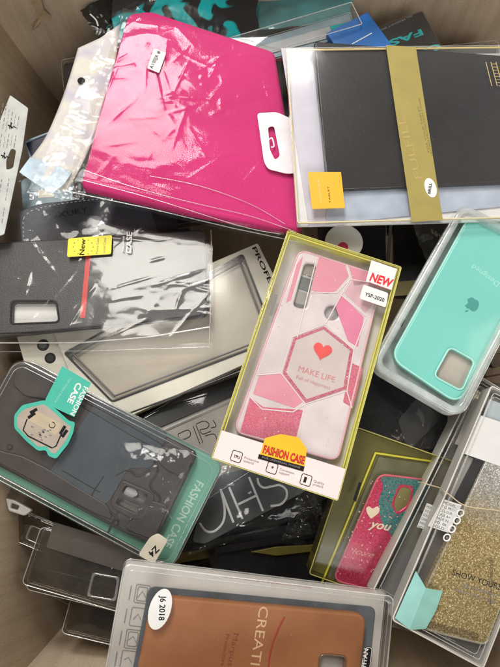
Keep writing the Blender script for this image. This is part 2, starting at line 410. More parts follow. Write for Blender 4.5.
box['label'] = 'open brown corrugated cardboard box holding all the phone cases'; box['category'] = 'box'
def wall(name, a, b, z0, z1, seed, th=0.005, lean=0.0):
    nu, nv = 60, 44; vs = []; fs = []; uvs = []
    a = Vector(a); b = Vector(b); d = b-a; nrm = Vector((-d.y, d.x)).normalized()
    L = d.length
    for side in (0, 1):
        for j in range(nv+1):
            for i in range(nu+1):
                u, v = i/nu, j/nv
                bow = 0.006*math.sin(math.pi*u)*math.sin(math.pi*v)*noise.noise(Vector((seed, 0, 1)))*2 + 0.0022*noise.noise(Vector((u*3+seed, v*3, seed)))+0.0008*noise.noise(Vector((u*12+seed, v*8, seed)))
                p = a+d*u+nrm*(bow*min(1, 8*u, 8*(1-u)) + side*th - lean*max(0, 0.8-v)**1.3)
                vs.append((p.x, p.y, z0+(z1-z0)*v-ZB)); uvs.append((u*L, v*(z1-z0)))
    n1 = (nu+1)*(nv+1)
    for j in range(nv):
        for i in range(nu):
            q = j*(nu+1)+i
            fs.append((q, q+1, q+nu+2, q+nu+1)); fs.append((n1+q, n1+q+nu+1, n1+q+nu+2, n1+q+1))
    for i in range(nu):
        q = nv*(nu+1)+i; fs.append((q, q+1, n1+q+1, n1+q))
    me = bpy.data.meshes.new(name); me.from_pydata(vs, [], fs); me.update()
    ul = me.uv_layers.new(name='UVMap')
    for lo in me.loops: ul.data[lo.index].uv = uvs[lo.vertex_index]
    me.polygons.foreach_set('use_smooth', [True]*len(me.polygons)); me.set_sharp_from_angle(angle=math.radians(40))
    return link(name, me, M['board'], box)
wall('side_panel', BX[0], BX[1], ZB, ZT, 1.3)
wall('side_panel', BX[1], BX[2], ZB, ZT, 4.1)
wall('side_panel', BX[2], BX[3], ZB, ZT, 7.7, lean=0.10)
wall('side_panel', BX[3], BX[0], ZB, ZT, 2.9, lean=0.06)
me = bpy.data.meshes.new('bottom_panel'); me.from_pydata([(x, y, 0) for x, y in BX]+[(x, y, -0.004) for x, y in BX], [], [(3, 2, 1, 0), (4, 5, 6, 7)]); me.update()
ul = me.uv_layers.new(name='UVMap')
for lo in me.loops: v = me.vertices[lo.vertex_index].co; ul.data[lo.index].uv = (v.x, v.y)
link('bottom_panel', me, M['board'], box)
gm = bpy.data.meshes.new('ground'); gm.from_pydata([(-3, -3, ZB-.006), (3, -3, ZB-.006), (3, 3, ZB-.006), (-3, 3, ZB-.006)], [], [(0, 1, 2, 3)]); gm.update()
go = link('ground', gm, solid('grey_concrete', (0.28, 0.27, 0.25), .85, var=.15, vscale=8, bump=.3), None); go['kind'] = 'structure'
# torn patch of the paper face high on the back panel, beside the corner
def torn():
    pts = [(28, -6), (40, -6), (44, 8), (50, 15), (47, 20), (41, 19), (38, 25), (32, 30), (33, 24), (38, 18), (34, 6)]
    vs = []
    def on_wall(px, py):
        d = ray(px, py); t = (0.379-CAM[1])/d[1]; p = CAM+t*d; return p
    W3 = [on_wall(*p) for p in pts]; n = len(W3)
    for off in (0.0, -0.0015):
        for i, p in enumerate(W3): vs.append((p[0], p[1]+off-0.001*(i % 3), p[2]-ZB))
    fs = [tuple(range(n, 2*n))]+[(i, (i+1) % n, n+(i+1) % n, n+i) for i in range(n)]
    me = bpy.data.meshes.new('torn_paper'); me.from_pydata(vs, [], fs); me.update()
    link('torn_paper', me, solid('torn_kraft_paper', (0.40, 0.30, 0.18), 0.85, var=0.2, bump=0.4), box)
torn()

# ================================================================ lower layer: what shows in the gaps
M['slate'] = solid('slate_leatherette', (0.045, 0.046, 0.060), 0.42, var=0.2, bump=0.5, bscale=1300)
M['teal'] = solid('teal_foil', (0.0, 0.36, 0.37), 0.35, var=0.15)
M['blue'] = solid('blue_print', (0.015, 0.13, 0.42), 0.35, var=0.25, vscale=30)
M['smoke'] = solid('smoky_dark_plastic', (0.035, 0.032, 0.028), 0.18, var=0.4, vscale=30, coat=0.4)
M['greycase'] = solid('dark_grey_print', (0.05, 0.05, 0.055), 0.3, var=0.3, vscale=18)
M['olive'] = solid('olive_yellow_card', (0.17, 0.14, 0.025), 0.45, var=0.15)
M['bluegrey'] = solid('blue_grey_sleeve', (0.24, 0.33, 0.38), 0.4, var=0.15)
M['navy'] = solid('dark_navy_print', (0.02, 0.022, 0.045), 0.3, var=0.3, vscale=25)

def boxed(name, label, cat, quad, z, T, body_mat, lid_mat, inner=None, tilt=(0, 0), r=4, group=None, rim='rim', w=0.5, holes=()):
    """closed retail carton: card body with a clear lid, and what lies in it"""
    it = Item(name, label, cat, quad, z, T, tilt, w, group)
    plate('card_body', it.rect(0.4, r), 0, T*0.55, body_mat, it.root, 0.5)
    if inner:
        plate('phone_case', it.rect(9, 8), T*0.55, T*0.8, inner, it.root, 1.2, holes=[])
    shell('clear_lid', it.rect(0, r), T*0.3, T, 0.8, lid_mat, it.root)
    if rim: it.rim('lid_edge', r, T-0.3, M[rim])
    return it

# dark cartons deep in the box
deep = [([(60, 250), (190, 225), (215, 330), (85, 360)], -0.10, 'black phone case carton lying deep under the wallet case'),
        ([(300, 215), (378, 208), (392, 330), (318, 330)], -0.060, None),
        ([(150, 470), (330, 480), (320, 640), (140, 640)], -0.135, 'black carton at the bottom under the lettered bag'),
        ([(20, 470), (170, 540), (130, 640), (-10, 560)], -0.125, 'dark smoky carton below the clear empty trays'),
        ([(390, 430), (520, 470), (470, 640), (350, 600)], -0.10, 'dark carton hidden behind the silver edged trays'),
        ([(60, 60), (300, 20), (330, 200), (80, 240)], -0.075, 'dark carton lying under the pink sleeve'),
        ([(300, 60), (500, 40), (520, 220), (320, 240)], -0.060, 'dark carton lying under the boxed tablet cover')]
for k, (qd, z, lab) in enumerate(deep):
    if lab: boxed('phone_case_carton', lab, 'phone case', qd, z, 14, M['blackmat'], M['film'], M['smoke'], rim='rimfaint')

# T: two black cartons seen between the pink hexagon case and the mint case
it = boxed('phone_case_carton', 'black carton with glossy lid between white disc tag and mint case', 'phone case',
           [(318, 214), (388, 206), (386, 300), (316, 306)], -0.052, 12, M['black'], M['film'], None, rim='rimfaint')
it.stroke('spine', [(391, 222), (388, 262)], 3.2, 12.2, solid('grey_spine', (0.10, 0.10, 0.11), 0.3), h=0.8)
it = boxed('phone_case_carton', 'matt black carton with gold lower edge beside the mint case', 'phone case',
           [(396, 205), (470, 198), (480, 300), (392, 292)], -0.048, 12, M['black'], M['lid_clean'], None, rim=None)
it.plate('gold_edge', [(384, 283), (418, 280), (420, 294), (384, 297)], 11.8, 12.15, M['golddark'])
# crinkled grey film by the tablet cover's lower edge
it = Item('crumpled_bag', 'crumpled grey see-through bag tucked under the tablet cover edge', 'plastic bag', [(412, 218), (470, 205), (490, 262), (432, 282)], -0.034, 3)
sheet('film', *[it.q(*p) for p in ((436, 290), (480, 262), (470, 200), (410, 222))], 60, 60, lambda u, v, x, y: 3+7*crumple(x*2.2, y*2.2, 3.3), film('grey_wrap', tint=(0.75, 0.72, 0.68), base=0.14, haze=0.16, hcol=(0.45, 0.42, 0.38)), it.root, edge_wobble(3))

# S: black glossy bag under the mint case
it = Item('black_bagged_case', 'black phone case in a glossy crinkled bag below the mint case', 'phone case', [(362, 330), (452, 345), (450, 455), (352, 440)], -0.046, 10)
plate('phone_case', it.rect(1, 8), 0, 8, M['black'], it.root, 2.0)
it.plate('camera_window', [(420, 395), (440, 420), (408, 452), (398, 420)], 8.0, 8.5, M['greycase'], r=5, bevel=.2)
sheet('film', *[it.q(*p) for p in ((345, 448), (462, 462), (468, 335), (352, 318))], 100, 100, lambda u, v, x, y: 9+6*crumple(x*1.3, y*1.3, 12.3), M['wrap'], it.root, edge_wobble(12))

# W: brown bumper with a round hole at the right edge
it = Item('brown_bumper', 'brown rubbery phone bumper with a round hole at right edge', 'phone case', [(482, 345), (530, 340), (535, 395), (480, 400)], -0.046, 9)
it.plate('shell', [(484, 356), (540, 345), (540, 368), (484, 378)], 0, 9, solid('brown_rubber', (0.14, 0.10, 0.075), 0.4), r=4, bevel=1.5, holes=[[(492, 356), (500, 355), (501, 365), (493, 366)]])
it.plate('lower_edge', [(482, 381), (540, 388), (540, 410), (478, 404)], 0, 6, solid('grey_brown_rubber', (0.12, 0.11, 0.095), 0.4), r=3, bevel=1.2)

# U: black cartons with dull gold edges under the lettered bag
it = boxed('black_gold_carton', 'black carton with dull gold edge just under the lettered bag', 'phone case',
           [(150, 520), (345, 478), (352, 532), (160, 572)], -0.088, 12, M['black'], M['lid_clean'], None, rim=None)
it.plate('gold_edge', [(160, 556), (335, 528), (336, 536), (162, 566)], 11.9, 12.3, solid('dark_gold_band', (0.13, 0.105, 0.03), 0.35))
it = boxed('black_gold_carton', 'lower black carton with curved gold rim above the tan leather case', 'phone case',
           [(205, 545), (400, 500), (405, 590), (220, 620)], -0.082, 12, M['black'], M['lid_clean'], None, rim=None)
it.plate('gold_rim', [(250, 552), (275, 547), (310, 545), (352, 536), (356, 546), (310, 552), (276, 556)], 11.6, 13.2, M['olive'], r=2, bevel=.6)
it.plate('carton_flap', [(214, 548), (330, 528), (400, 512), (402, 518), (330, 535), (216, 554)], 12.1, 12.7, M['blackmat'], bevel=.2)

# V: cream card frame with two round black holes, left under the striped case
it = Item('camera_ring_card', 'cream card with two round black camera holes under bag end', 'phone case', [(18, 336), (58, 333), (74, 372), (30, 376)], -0.044, 6)
it.plate('card', [(16, 334), (57, 332), (76, 380), (30, 384)], 0, 6, M['cream'], r=3, bevel=.5)
for cxx, cyy, rr in ((43, 345, 7), (50, 358, 6.4), (24, 366, 5)):
    c_ = it.q(cxx, cyy, 6.3); plate('camera_ring', ell(*c_, rr*.8, rr*.8), 5.5, 6.5, M['blackmat'], it.root, .4)
    plate('lens', ell(*c_, rr*.5, rr*.5), 6.4, 6.8, M['smoke'], it.root, .2)

# G: dark wallet case with white stitching
it = Item('wallet_case', 'dark slate wallet case with white stitched edge in clear bag', 'phone case', [(16, 208), (150, 190), (165, 250), (22, 268)], -0.036, 9, w_tilt=2)
o = it.plate('cover', [(17, 211), (40, 203), (150, 192), (172, 250), (24, 275)], 0, 9, M['slate'], r=7, bevel=1.8)
st = smoothpath([(26, 262), (24, 240), (23, 222), (27, 214), (40, 208), (80, 201), (140, 196)], 10)
pts = [Vector(it.q(*p, 9.1)) for p in st]
obs = []; acc = 0
dense = []
for a, b in zip(pts, pts[1:]):
    n_ = max(1, int((b-a).length/0.5))
    for k in range(n_): dense.append(a+(b-a)*k/n_)
i = 0
while i+5 < len(dense):
    seg = dense[i:i+5]; obs.append(tube('stitch', [(p.x, p.y, 9.15) for p in seg], 0.28, M['whiteink'], it.root)); i += 8
join_meshes('stitching', obs, it.root)
it.text('embossed_letters', 'LUXURY', (45, 220), (88, 212), 9.1, M['black'], hscale=6)
it.plate('inner_edge', [(146, 196), (172, 193), (180, 236), (160, 240)], 2, 9.5, M['blackmat'], r=2, bevel=1)
sheet('film', *[it.q(*p) for p in ((0, 275), (206, 255), (200, 186), (14, 192))], 110, 60, lambda u, v, x, y: 11+5*crumple(x, y, 5.1), M['wrap'], it.root, edge_wobble(5))

# P: printed card strip leaning at the left panel
it = Item('printed_strip', 'long white cardboard strip with small print and an oval hole', 'card strip', [(10, 96), (28, 108), (8, 236), (-20, 228)], -0.020, 1.0, tilt=(-12, -10), w_tilt=0.8)
it.plate('card', [(10, 95), (28, 108), (22, 150), (10, 205), (4, 234), (-16, 240), (-30, 200), (-4, 130)], 0, 1.0, solid('worn_white_card', (0.50, 0.52, 0.50), 0.55, var=0.16, vscale=45), r=2, bevel=.2,
         holes=[[(11, 148), (16, 150), (13, 168), (6, 170), (6, 160)]], hr=3)
rs = random.Random(5); obs = []
for row in range(6):
    x0 = 1.5+row*3.6
    for sg in ((100+row*3, 128), (134, 146), (176, 200), (206, 222)):
        if rs.random() < 0.2: continue
        y = sg[0]+rs.uniform(0, 4)
        while y < sg[1]:
            ln = rs.uniform(1.5, 5); xa = x0-(y-100)*0.16+2; xb = x0-(y+ln-100)*0.16+2
            obs.append(it.stroke('p', [(xa, y), (xb, y+ln)], 0.55+0.6*rs.random()*(row % 2), 1.05, M['greyink'], h=.08)); y += ln+rs.uniform(0.8, 2.0)
join_meshes('small_print', obs, it.root)
for a, b in (((8, 125), (15, 127)), ((1, 155), (6, 157))):
    for dx, dy, ex, ey, w_ in ((0, 0, 5, 3, 1.5), (1, 3, 4, -2, 1.0), (3, -3, 3, 4, .8), (5, 1, 8, 3, 1.0)):
        it.stroke('emblem', [(a[0]+dx, a[1]+dy), (a[0]+ex, a[1]+ey)], w_, 1.1, M['ink'], h=.1)

# Q: dark framed picture-like case behind the header
it = Item('framed_case', 'dark navy phone case with pale blue frame in left corner', 'phone case', [(23, 141), (58, 128), (70, 160), (36, 176)], -0.040, 8, w_tilt=1.5)
plate('frame', it.rect(0, 2), 0, 8, M['bluegrey'], it.root, .8, holes=[it.rect(2.2, 1)])
plate('panel', it.rect(2, 1), 1, 6.5, M['navy'], it.root, .3)
it = Item('pale_blue_case', 'pale blue plastic case end showing beneath the header flap', 'phone case', [(20, 178), (70, 172), (75, 205), (22, 212)], -0.050, 8)
plate('shell', it.rect(0, 6), 0, 8, M['bluegrey'], it.root, 1.5)
it.plate('cream_label', [(38, 190), (54, 189), (54, 197), (38, 198)], 8, 8.2, M['cream'], bevel=.05)
sheet('film', *[it.q(*p) for p in ((8, 214), (92, 205), (90, 168), (16, 176))], 60, 50, lambda u, v, x, y: 9+6*crumple(x*1.6, y*1.6, 8.1), M['wrap'], it.root, edge_wobble(8))

# N: empty clear trays low on the left
def empty_tray(label, quad, z, T, tilt, inner_px, lid):
    it = Item('empty_tray', label, 'plastic tray', quad, z, T, tilt, 1.0)
    plate('tray_floor', it.rect(1, 3), 0, 0.8, film('smoky_floor', tint=(0.5, 0.47, 0.42), base=0.1, haze=0.10, hcol=(0.25, 0.22, 0.18)), it.root, .2)
    shell('clear_wall', it.rect(0, 4), 0.2, T, 1.5, lid, it.root)
    it.rim('lid_edge', 4, T-.4, M['rim'], rad=0.45); it.rim('foot_edge', 4, 0.6, M['rimfaint'], rad=0.5)
    if inner_px:
        it.plate('moulded_well', inner_px, T-3, T+0.2, M['lid_grey'], r=3, bevel=.8, holes=[[tuple(Vector(p)*0.8+Vector(np.mean(inner_px, 0).tolist())*0.2) for p in inner_px]])
    return it
M['smokelid'] = film('smoky_clear', tint=(0.62, 0.57, 0.50), base=0.07, edge=0.8, haze=0.05, hcol=(0.4, 0.36, 0.3), bump=0.3, bscale=30)
empty_tray('empty smoky clear plastic tray lying below the green backed case', [(40, 530), (205, 570), (180, 632), (22, 582)], -0.055, 11, (0, 0), [(92, 572), (120, 577), (116, 602), (86, 597)], M['smokelid'])
empty_tray('short clear plastic tray lowest at left beside the tan case', [(72, 598), (170, 622), (158, 655), (60, 634)], -0.085, 9, (0, 0), None, M['smokelid'])
empty_tray('thin clear plastic sleeve on edge between the two empty trays', [(30, 566), (190, 604), (176, 626), (28, 590)], -0.066, 7, (0, 0), None, M['smokelid'])
it = Item('crumpled_bag', 'loose clear film crumpled over the empty trays at lower left', 'plastic bag', [(20, 520), (130, 548), (120, 610), (14, 575)], -0.046, 2)
sheet('film', *[it.q(*p) for p in ((22, 580), (126, 612), (132, 552), (26, 524))], 90, 60, lambda u, v, x, y: 2+7*crumple(x*1.2, y*1.2, 71.), M['wrap'], it.root, edge_wobble(71, .03))
empty_tray('narrow smoky plastic tray poking out under the green backed case corner', [(14, 508), (120, 552), (108, 580), (4, 536)], -0.072, 8, (0, 0), [(30, 524), (52, 533), (46, 548), (24, 539)], M['smokelid'])
it = Item('pale_clip', 'small pale grey plastic clip lying below the green backed case at left', 'plastic clip', [(6, 497), (30, 508), (26, 518), (4, 508)], -0.050, 5)
it.plate('clip', [(5, 498), (14, 500), (32, 510), (24, 516), (8, 511)], 0, 5, solid('pale_grey_plastic', (0.48, 0.46, 0.43), .35), r=2, bevel=1.2, holes=[[(11, 503), (19, 506), (17, 510), (10, 508)]], hr=1)
it = Item('grey_insert', 'plain grey card insert under the green backed case', 'card insert', [(48, 520), (150, 552), (146, 580), (52, 548)], -0.050, 2)
plate('card', it.rect(0, 2), 0, 2, solid('warm_grey_card', (0.085, 0.072, 0.06), 0.6), it.root, .2)

# O: things along the back panel -------------------------------------------------
it = Item('teal_bag', 'shiny teal and black plastic bag crumpled behind the pink sleeve', 'plastic bag', [(118, -22), (250, -18), (252, 40), (120, 38)], -0.010, 12)
def tealmat():
    m, nt, n, l = new_mat('teal_black_foil'); b = N(nt, 'ShaderNodeBsdfPrincipled', Roughness=0.28); co = coords(nt)
    v = N(nt, 'ShaderNodeTexNoise', Scale=26.0, Detail=1.5, Distortion=1.2); l.new(co, v.inputs['Vector'])
    l.new(ramp(nt, v.outputs[0], [(0.46, (0.0, 0.33, 0.35)), (0.50, (0.01, 0.012, 0.014))]), b.inputs['Base Color']); out_to(nt, b.outputs[0]); return m
sheet('foil', *[it.q(*p) for p in ((112, 48), (258, 44), (256, -45), (112, -45))], 110, 90, lambda u, v, x, y: 10+4*crumple(x, y, 2.2)+7*math.sin(math.pi*min(1, max(0, u)))*math.sin(math.pi*min(1, max(0, v))), tealmat(), it.root, edge_wobble(2))
it.text('small_mark', 'FASHION', (150, 2), (168, -4), 26, M['whiteink'])
it = Item('black_bag', 'black plastic bag with teal lettering in the back left corner', 'plastic bag', [(82, 5), (150, -8), (150, 40), (98, 36)], -0.030, 8)
sheet('foil', *[it.q(*p) for p in ((100, 42), (150, 50), (150, -20), (80, 12))], 70, 60, lambda u, v, x, y: 8+6*crumple(x*1.5, y*1.5, 6.2), solid('black_foil', (0.015, 0.015, 0.016), 0.25, var=0.3), it.root, edge_wobble(6))
it.text('lettering', 'CASE', (108, 30), (124, 18), 15.5, M['teal'], hscale=4)
it.stroke('mark', smoothpath([(90, 14), (96, 20), (98, 26)]), 1.6, 15.2, M['whiteink'], h=.2)
it = Item('teal_bag', 'teal carton end in clear wrap at the middle of the back panel', 'plastic bag', [(248, -30), (345, -40), (350, 22), (250, 30)], -0.022, 12)
sheet('foil', *[it.q(*p) for p in ((238, 30), (352, 22), (350, -40), (236, -34))], 80, 60, lambda u, v, x, y: 8+5*crumple(x, y, 9.2), solid('teal_grey_foil', (0.06, 0.24, 0.26), 0.3, var=0.5, vscale=22), it.root, edge_wobble(9))
sheet('film', *[it.q(*p) for p in ((232, 34), (356, 26), (352, -44), (232, -38))], 80, 60, lambda u, v, x, y: 12+6*crumple(x, y, 19.2), M['wrap'], it.root, edge_wobble(19))
# long clear tube box
it = Item('clear_box', 'long empty clear plastic box between the pink sleeve and tablet cover', 'plastic box', [(214, 44), (352, 0), (362, 26), (226, 62)], 0.000, 14, w_tilt=1.5)
plate('backing_card', it.rect(1.5, 1), 0, 1, M['bluegrey'], it.root, .2)
it.plate('white_insert', [(240, 52), (338, 24), (344, 34), (252, 58)], 1.1, 2.0, solid('grey_white_card', (0.42, 0.44, 0.45), 0.5), bevel=.1)
it.plate('teal_strip', [(330, 26), (366, 18), (368, 24), (334, 34)], 2.2, 3.2, M['teal'], bevel=.2)
shell('clear_wall', it.rect(0, 1.5), 0.2, 14, .7, M['lid'], it.root, True)
it.rim('fold_edge', 1.5, 13.7, M['rim'], rad=0.5); it.rim('fold_edge', 1.5, 0.7, M['rimfaint'], rad=0.5)
it.plate('hang_hole_tab', [(222, 42), (234, 40), (236, 48), (224, 51)], 13.9, 14.2, M['lid_milky'], r=1)
# sliver of red edged card under it
it = Item('red_card', 'red edged card sliver showing under the long clear box', 'card', [(252, 52), (284, 44), (286, 60), (256, 64)], -0.018, 3)
plate('card', it.rect(0, 1), 0, 3, solid('dull_red_card', (0.36, 0.02, 0.02), 0.5, var=.4, vscale=90), it.root, .3)
# blue box
it = Item('blue_carton', 'bright blue printed carton leaning against the back panel', 'phone case', [(330, 34), (368, 8), (392, 48), (352, 74)], -0.006, 10, w_tilt=1.5)
plate('card_body', it.rect(0, 1), 0, 10, M['blue'], it.root, .4)
it.stroke('white_print', [(352, 44), (372, 33)], 0.9, 10.2, M['whiteink'], h=.1)
# black FASHION box
it = Item('fashion_carton', 'black carton with big teal FASHION lettering against back panel', 'phone case', [(358, 36), (424, 8), (446, 60), (378, 92)], -0.012, 12, w_tilt=1.2)
plate('card_body', it.rect(0, 1.2), 0, 12, M['blackmat'], it.root, .4)
it.text('title', 'FAS', (421, 29), (388, 41), 12.2, M['teal'], bold=0.03, hscale=7)
it.text('subtitle', 'CA', (439, 43), (414, 53), 12.2, M['teal'], bold=0.05, hscale=7)
it.text('small_print', 'ALL PRODUCT SPECIAL CASE', (412, 15), (364, 37), 12.2, M['paleink'], hscale=1.8)
shell('clear_wrap', it.rect(-.5, 1.5), 1, 13.2, .7, M['wrap'], it.root)

# ================================================================ middle layer
# I: grey clear carton with sketch print, under the white framed package
it = Item('sketch_carton', 'grey clear carton with black top bar and line sketch print', 'phone case', [(128, 415), (250, 366), (300, 440), (205, 500)], -0.060, 11, w_tilt=0.8)
plate('card_body', it.rect(.4, 2), 0, 5, solid('grey_card', (0.30, 0.27, 0.23), .45, var=.25, vscale=22), it.root, .4)
it.plate('black_bar', [(128, 417), (250, 371), (252, 388), (140, 436)], 5.1, 6.2, M['black'], bevel=.3)
it.stroke('slot', [(160, 432), (250, 392)], 4, 5.3, solid('slot_grey', (0.28, 0.26, 0.24), .35), h=.6)
for ln in ([(196, 424), (204, 421), (209, 424), (207, 428), (200, 430), (203, 434), (211, 431)], [(213, 420), (216, 426), (211, 428)], [(193, 426), (200, 444)], [(196, 425), (203, 443)], [(178, 434), (188, 430), (190, 436), (180, 440), (178, 434)], [(205, 436), (214, 434), (217, 440)]):
    it.stroke('sketch_line', smoothpath(ln, 5), 0.7, 5.3, M['ink'], h=.1)
shell('clear_lid', it.rect(0, 2.5), 2, 11, .8, M['lid'], it.root); it.rim('lid_edge', 2.5, 10.7, M['rimfaint'])

# J: dark bag with white outlined letters
it = Item('lettered_bag', 'clear bag with dark card and large thin white SHI letters', 'phone case', [(232, 462), (352, 420), (360, 470), (205, 548)], -0.058, 7, w_tilt=1.5)
it.plate('dark_card', [(208, 478), (340, 440), (345, 470), (205, 544), (192, 542)], 0, 5, solid('slate_grey_card', (0.10, 0.11, 0.115), .32, var=.4, vscale=20), r=3, bevel=.5)
for ln in ([(220.6, 489), (224.5, 508), (223, 522), (214.7, 531), (206, 531), (199.5, 523)], [(221.7, 492), (233.5, 522.6)], [(229, 487), (242.5, 519)], [(249, 477), (263, 511)], [(238, 504.5), (257, 495)], [(257.5, 478), (259, 484), (264, 487.5), (273, 486), (280, 485), (286, 489.5), (286.5, 497), (281, 504), (270.5, 506)]):
    it.stroke('white_letter', smoothpath(ln, 6), 2.0, 5.3, M['whiteink'], h=.25)
sheet('film', *[it.q(*p) for p in ((176, 560), (362, 496), (350, 412), (222, 440))], 130, 70, lambda u, v, x, y: 7+6*crumple(x*1.3, y*1.3, 15.1), M['wrap'], it.root, edge_wobble(15, .02))
it = Item('crumpled_bag', 'crumpled clear bag end between lettered bag and glitter case', 'plastic bag', [(290, 490), (345, 480), (335, 545), (282, 540)], -0.052, 3)
sheet('film', *[it.q(*p) for p in ((282, 540), (335, 528), (362, 470), (298, 488))], 70, 70, lambda u, v, x, y: 2+10*crumple(x*2, y*2, 25.1), M['wrap'], it.root, edge_wobble(25, .03))

# H: white framed package PROFESSIONAL
it = Item('white_frame_package', 'white framed package reading PROFESSIONAL with clear grey case inside', 'phone case', [(45, 338), (263, 236), (300, 345), (100, 425)], -0.042, 12, w_tilt=2)
win = [(63, 353), (112, 332), (246, 253), (276, 338), (118, 402)]
WIN = round_poly(it.qs([(63, 353), (243, 253.5), (277, 340), (112, 403)], 12), 4)
plate('white_frame', it.rect(0, 2), 8, 12, M['cream'], it.root, .5, holes=[WIN])
plate('card_back', it.rect(1, 2), 0, 1.5, M['cream'], it.root, .3)
plate('frame_wall', it.rect(0, 2), 1.5, 8, M['cream'], it.root, 0, holes=[it.rect(1.2, 1.5)])
plate('black_line', inset(WIN, -0.0), 12.02, 12.25, M['black'], it.root, 0, holes=[inset(WIN, 1.9)])
it.stroke('black_edge_line', [(116, 418), (200, 387), (262, 363)], 1.6, 12.1, M['black'], h=.3)
plate('insert', inset(WIN, -4), 3.5, 5.0, M['beige'], it.root, .2)
pc = inset(WIN, 5)
plate('phone_case', pc, 5.1, 9.5, film('frosted_case', tint=(0.95, 0.93, 0.90), base=0.03, haze=0.07, hcol=(0.85, 0.80, 0.72), bump=.2, bscale=12, rough=.15), it.root, 1.5)
tube('case_bumper', [(x, y, 9.4) for x, y in inset(pc, .8)], 0.9, solid('grey_bumper', (0.16, 0.15, 0.14), .3), it.root, True)
plate('window_film', inset(WIN, -.5), 12.3, 12.6, M['wrap_soft'], it.root)
it.text('title', 'PROFESSIONAL', (252, 248), (293, 334), 12.2, M['ink'], bold=0.02, hscale=4.2)

# F: black case with red stripe in a clear bag
it = Item('striped_black_case', 'black phone case with one red stripe in a crinkled clear bag', 'phone case', [(-12, 243), (209, 229), (209, 318), (-12, 338)], -0.022, 11, w_tilt=1.0)
cs = [(-14, 243), (206, 229), (209, 316), (-14, 338)]
M['lead'] = solid('charcoal_leatherette', (0.055, 0.050, 0.050), 0.42, var=0.12, bump=0.5, bscale=900)
hole = [(12, 302), (55, 302), (58, 321), (11, 323)]
it.plate('phone_case', cs, 0, 9, M['lead'], r=9, bevel=2.2, holes=[hole], hr=3.5)
it.stroke('case_lip', [(a, b) for a, b in [(-10, 334), (60, 331), (150, 323), (200, 315), (206, 308), (205, 240)]], 1.6, 8.6, M['black'], h=.8)
it.plate('white_liner', [(5, 298), (62, 296), (64, 326), (5, 328)], 0.5, 2.5, M['white'], r=2, bevel=.2)
it.plate('camera_rim', [(10, 300), (57, 300), (60, 323), (9, 325)], 8.0, 9.6, M['blackmat'], r=4.5, bevel=.6, holes=[hole], hr=3.5)
it.plate('red_stripe', [(86, 253), (91, 253), (85, 318), (80, 318)], 9, 9.35, solid('coral_red', (0.62, 0.04, 0.035), .4), bevel=.1)
FF = make_folds(3, 34, (-90, -50, 105, 50), .5, .7)
sheet('bag_film', *[it.q(*p) for p in ((-20, 356), (211, 352), (213, 226), (-20, 206))], 150, 100,
      lambda u, v, x, y: 10.0+1.3*facets(x, y, 31.1, FF)-2.2*max(0, (0.12-v)/0.12)**2*4, film('bag_over_black', base=0.046, edge=0.6, haze=0.006, bump=0.07, bscale=60, rough=0.10, power=2.0, dist=0.0012), it.root, edge_wobble(31, .004))
tube('bag_seam', [(*it.q(x, y, 10), 10.5) for x, y in ((-18, 343), (80, 343), (150, 337), (210, 327))], .7, M['rim'], it.root)
tube('bag_seam', [(*it.q(x, y, 10), 10.5) for x, y in ((-18, 352), (90, 351), (209, 347))], .35, M['rimfaint'], it.root)
tube('bag_seam', [(*it.q(x, y, 12), 12.2) for x, y in ((211, 230), (212, 280), (209, 346))], .4, M['rim'], it.root)
lb = 14.0
it.plate('new_sticker', [(68, 238.5), (112, 235), (111, 254), (67, 257)], lb, lb+.2, solid('bright_yellow_label', (0.80, 0.72, 0.01), .4, var=.04), r=2)
it.text('new_text', 'New', (84, 255), (85.5, 239), lb+.3, M['ink'], bold=.02, hscale=4.6)
obs = [plate('d', ell(*it.q(83+10*math.cos(t), 247+8*math.sin(t), lb+.3), .45, .45, n=8), lb+.25, lb+.35, M['ink'], it.root) for t in [i*math.pi/6 for i in range(12)]]
join_meshes('dot_ring', obs, it.root)
it.text('small_text', 'Phone Case', (98, 254), (99, 238), lb+.3, M['golddark'], hscale=2.4)
it.text('small_text', 'Good Case', (105, 253.5), (106, 238), lb+.3, M['golddark'], hscale=2.4)
it.text('case_text', 'CASE', (131, 253), (132, 232), lb+.3, M['whiteink'], hscale=5, bold=.02)
it.text('small_text', 'Phone', (124, 251), (124.5, 236), lb+.3, M['whiteink'], hscale=2.4)

# E: rugged case in green package
it = Item('rugged_case_package', 'grey rugged armour case in clear box with green backing card', 'phone case', [(14, 352), (223, 466), (170, 573), (-40, 463)], -0.012, 17, w_tilt=0.6)
T = it.T
M['green'] = solid('sea_green_card', (0.15, 0.37, 0.28), .45, var=.06)
M['tag'] = solid('teal_green_tag', (0.07, 0.47, 0.36), .4, var=.06)
M['rug'] = solid('graphite_rubber', (0.058, 0.050, 0.049), .45, var=.1, bump=.1, bscale=1300)
M['rugdark'] = solid('black_groove_rubber', (0.018, 0.017, 0.018), .5, var=.1)
M['rugsheen'] = solid('slate_sheen', (0.075, 0.088, 0.10), .28, var=.08)  # bluish tone stands in for a reflection
plate('green_card', it.rect(1, 9), 0, 1.2, M['green'], it.root, .3)
zc = 10
it.plate('bumper', [(14, 362), (30, 362), (198, 453), (154, 545), (134, 538), (-40, 447), (-40, 425)], 1.3, zc, M['rug'], r=7, bevel=2.5, holes=[[(124, 484), (150, 496), (139, 516), (114, 503)]], hr=2.5)
it.plate('sheen_band', [(98, 398), (168, 434), (150, 468), (128, 468), (110, 500), (96, 510), (44, 480)], zc-.2, zc+.6, M['rugsheen'], r=3, bevel=.5)  # reflection across the case back, painted as a slate band
it.plate('camera_surround', [(122, 480), (150, 492), (155, 497), (141, 520), (134, 520), (112, 508), (110, 500)], zc-.1, zc+1.8, M['rug'], r=3, bevel=.8,
         holes=[[(125, 485), (148, 495), (144, 503), (121, 493)], [(118, 497), (141, 507), (137, 514), (115, 504)]], hr=2.5)
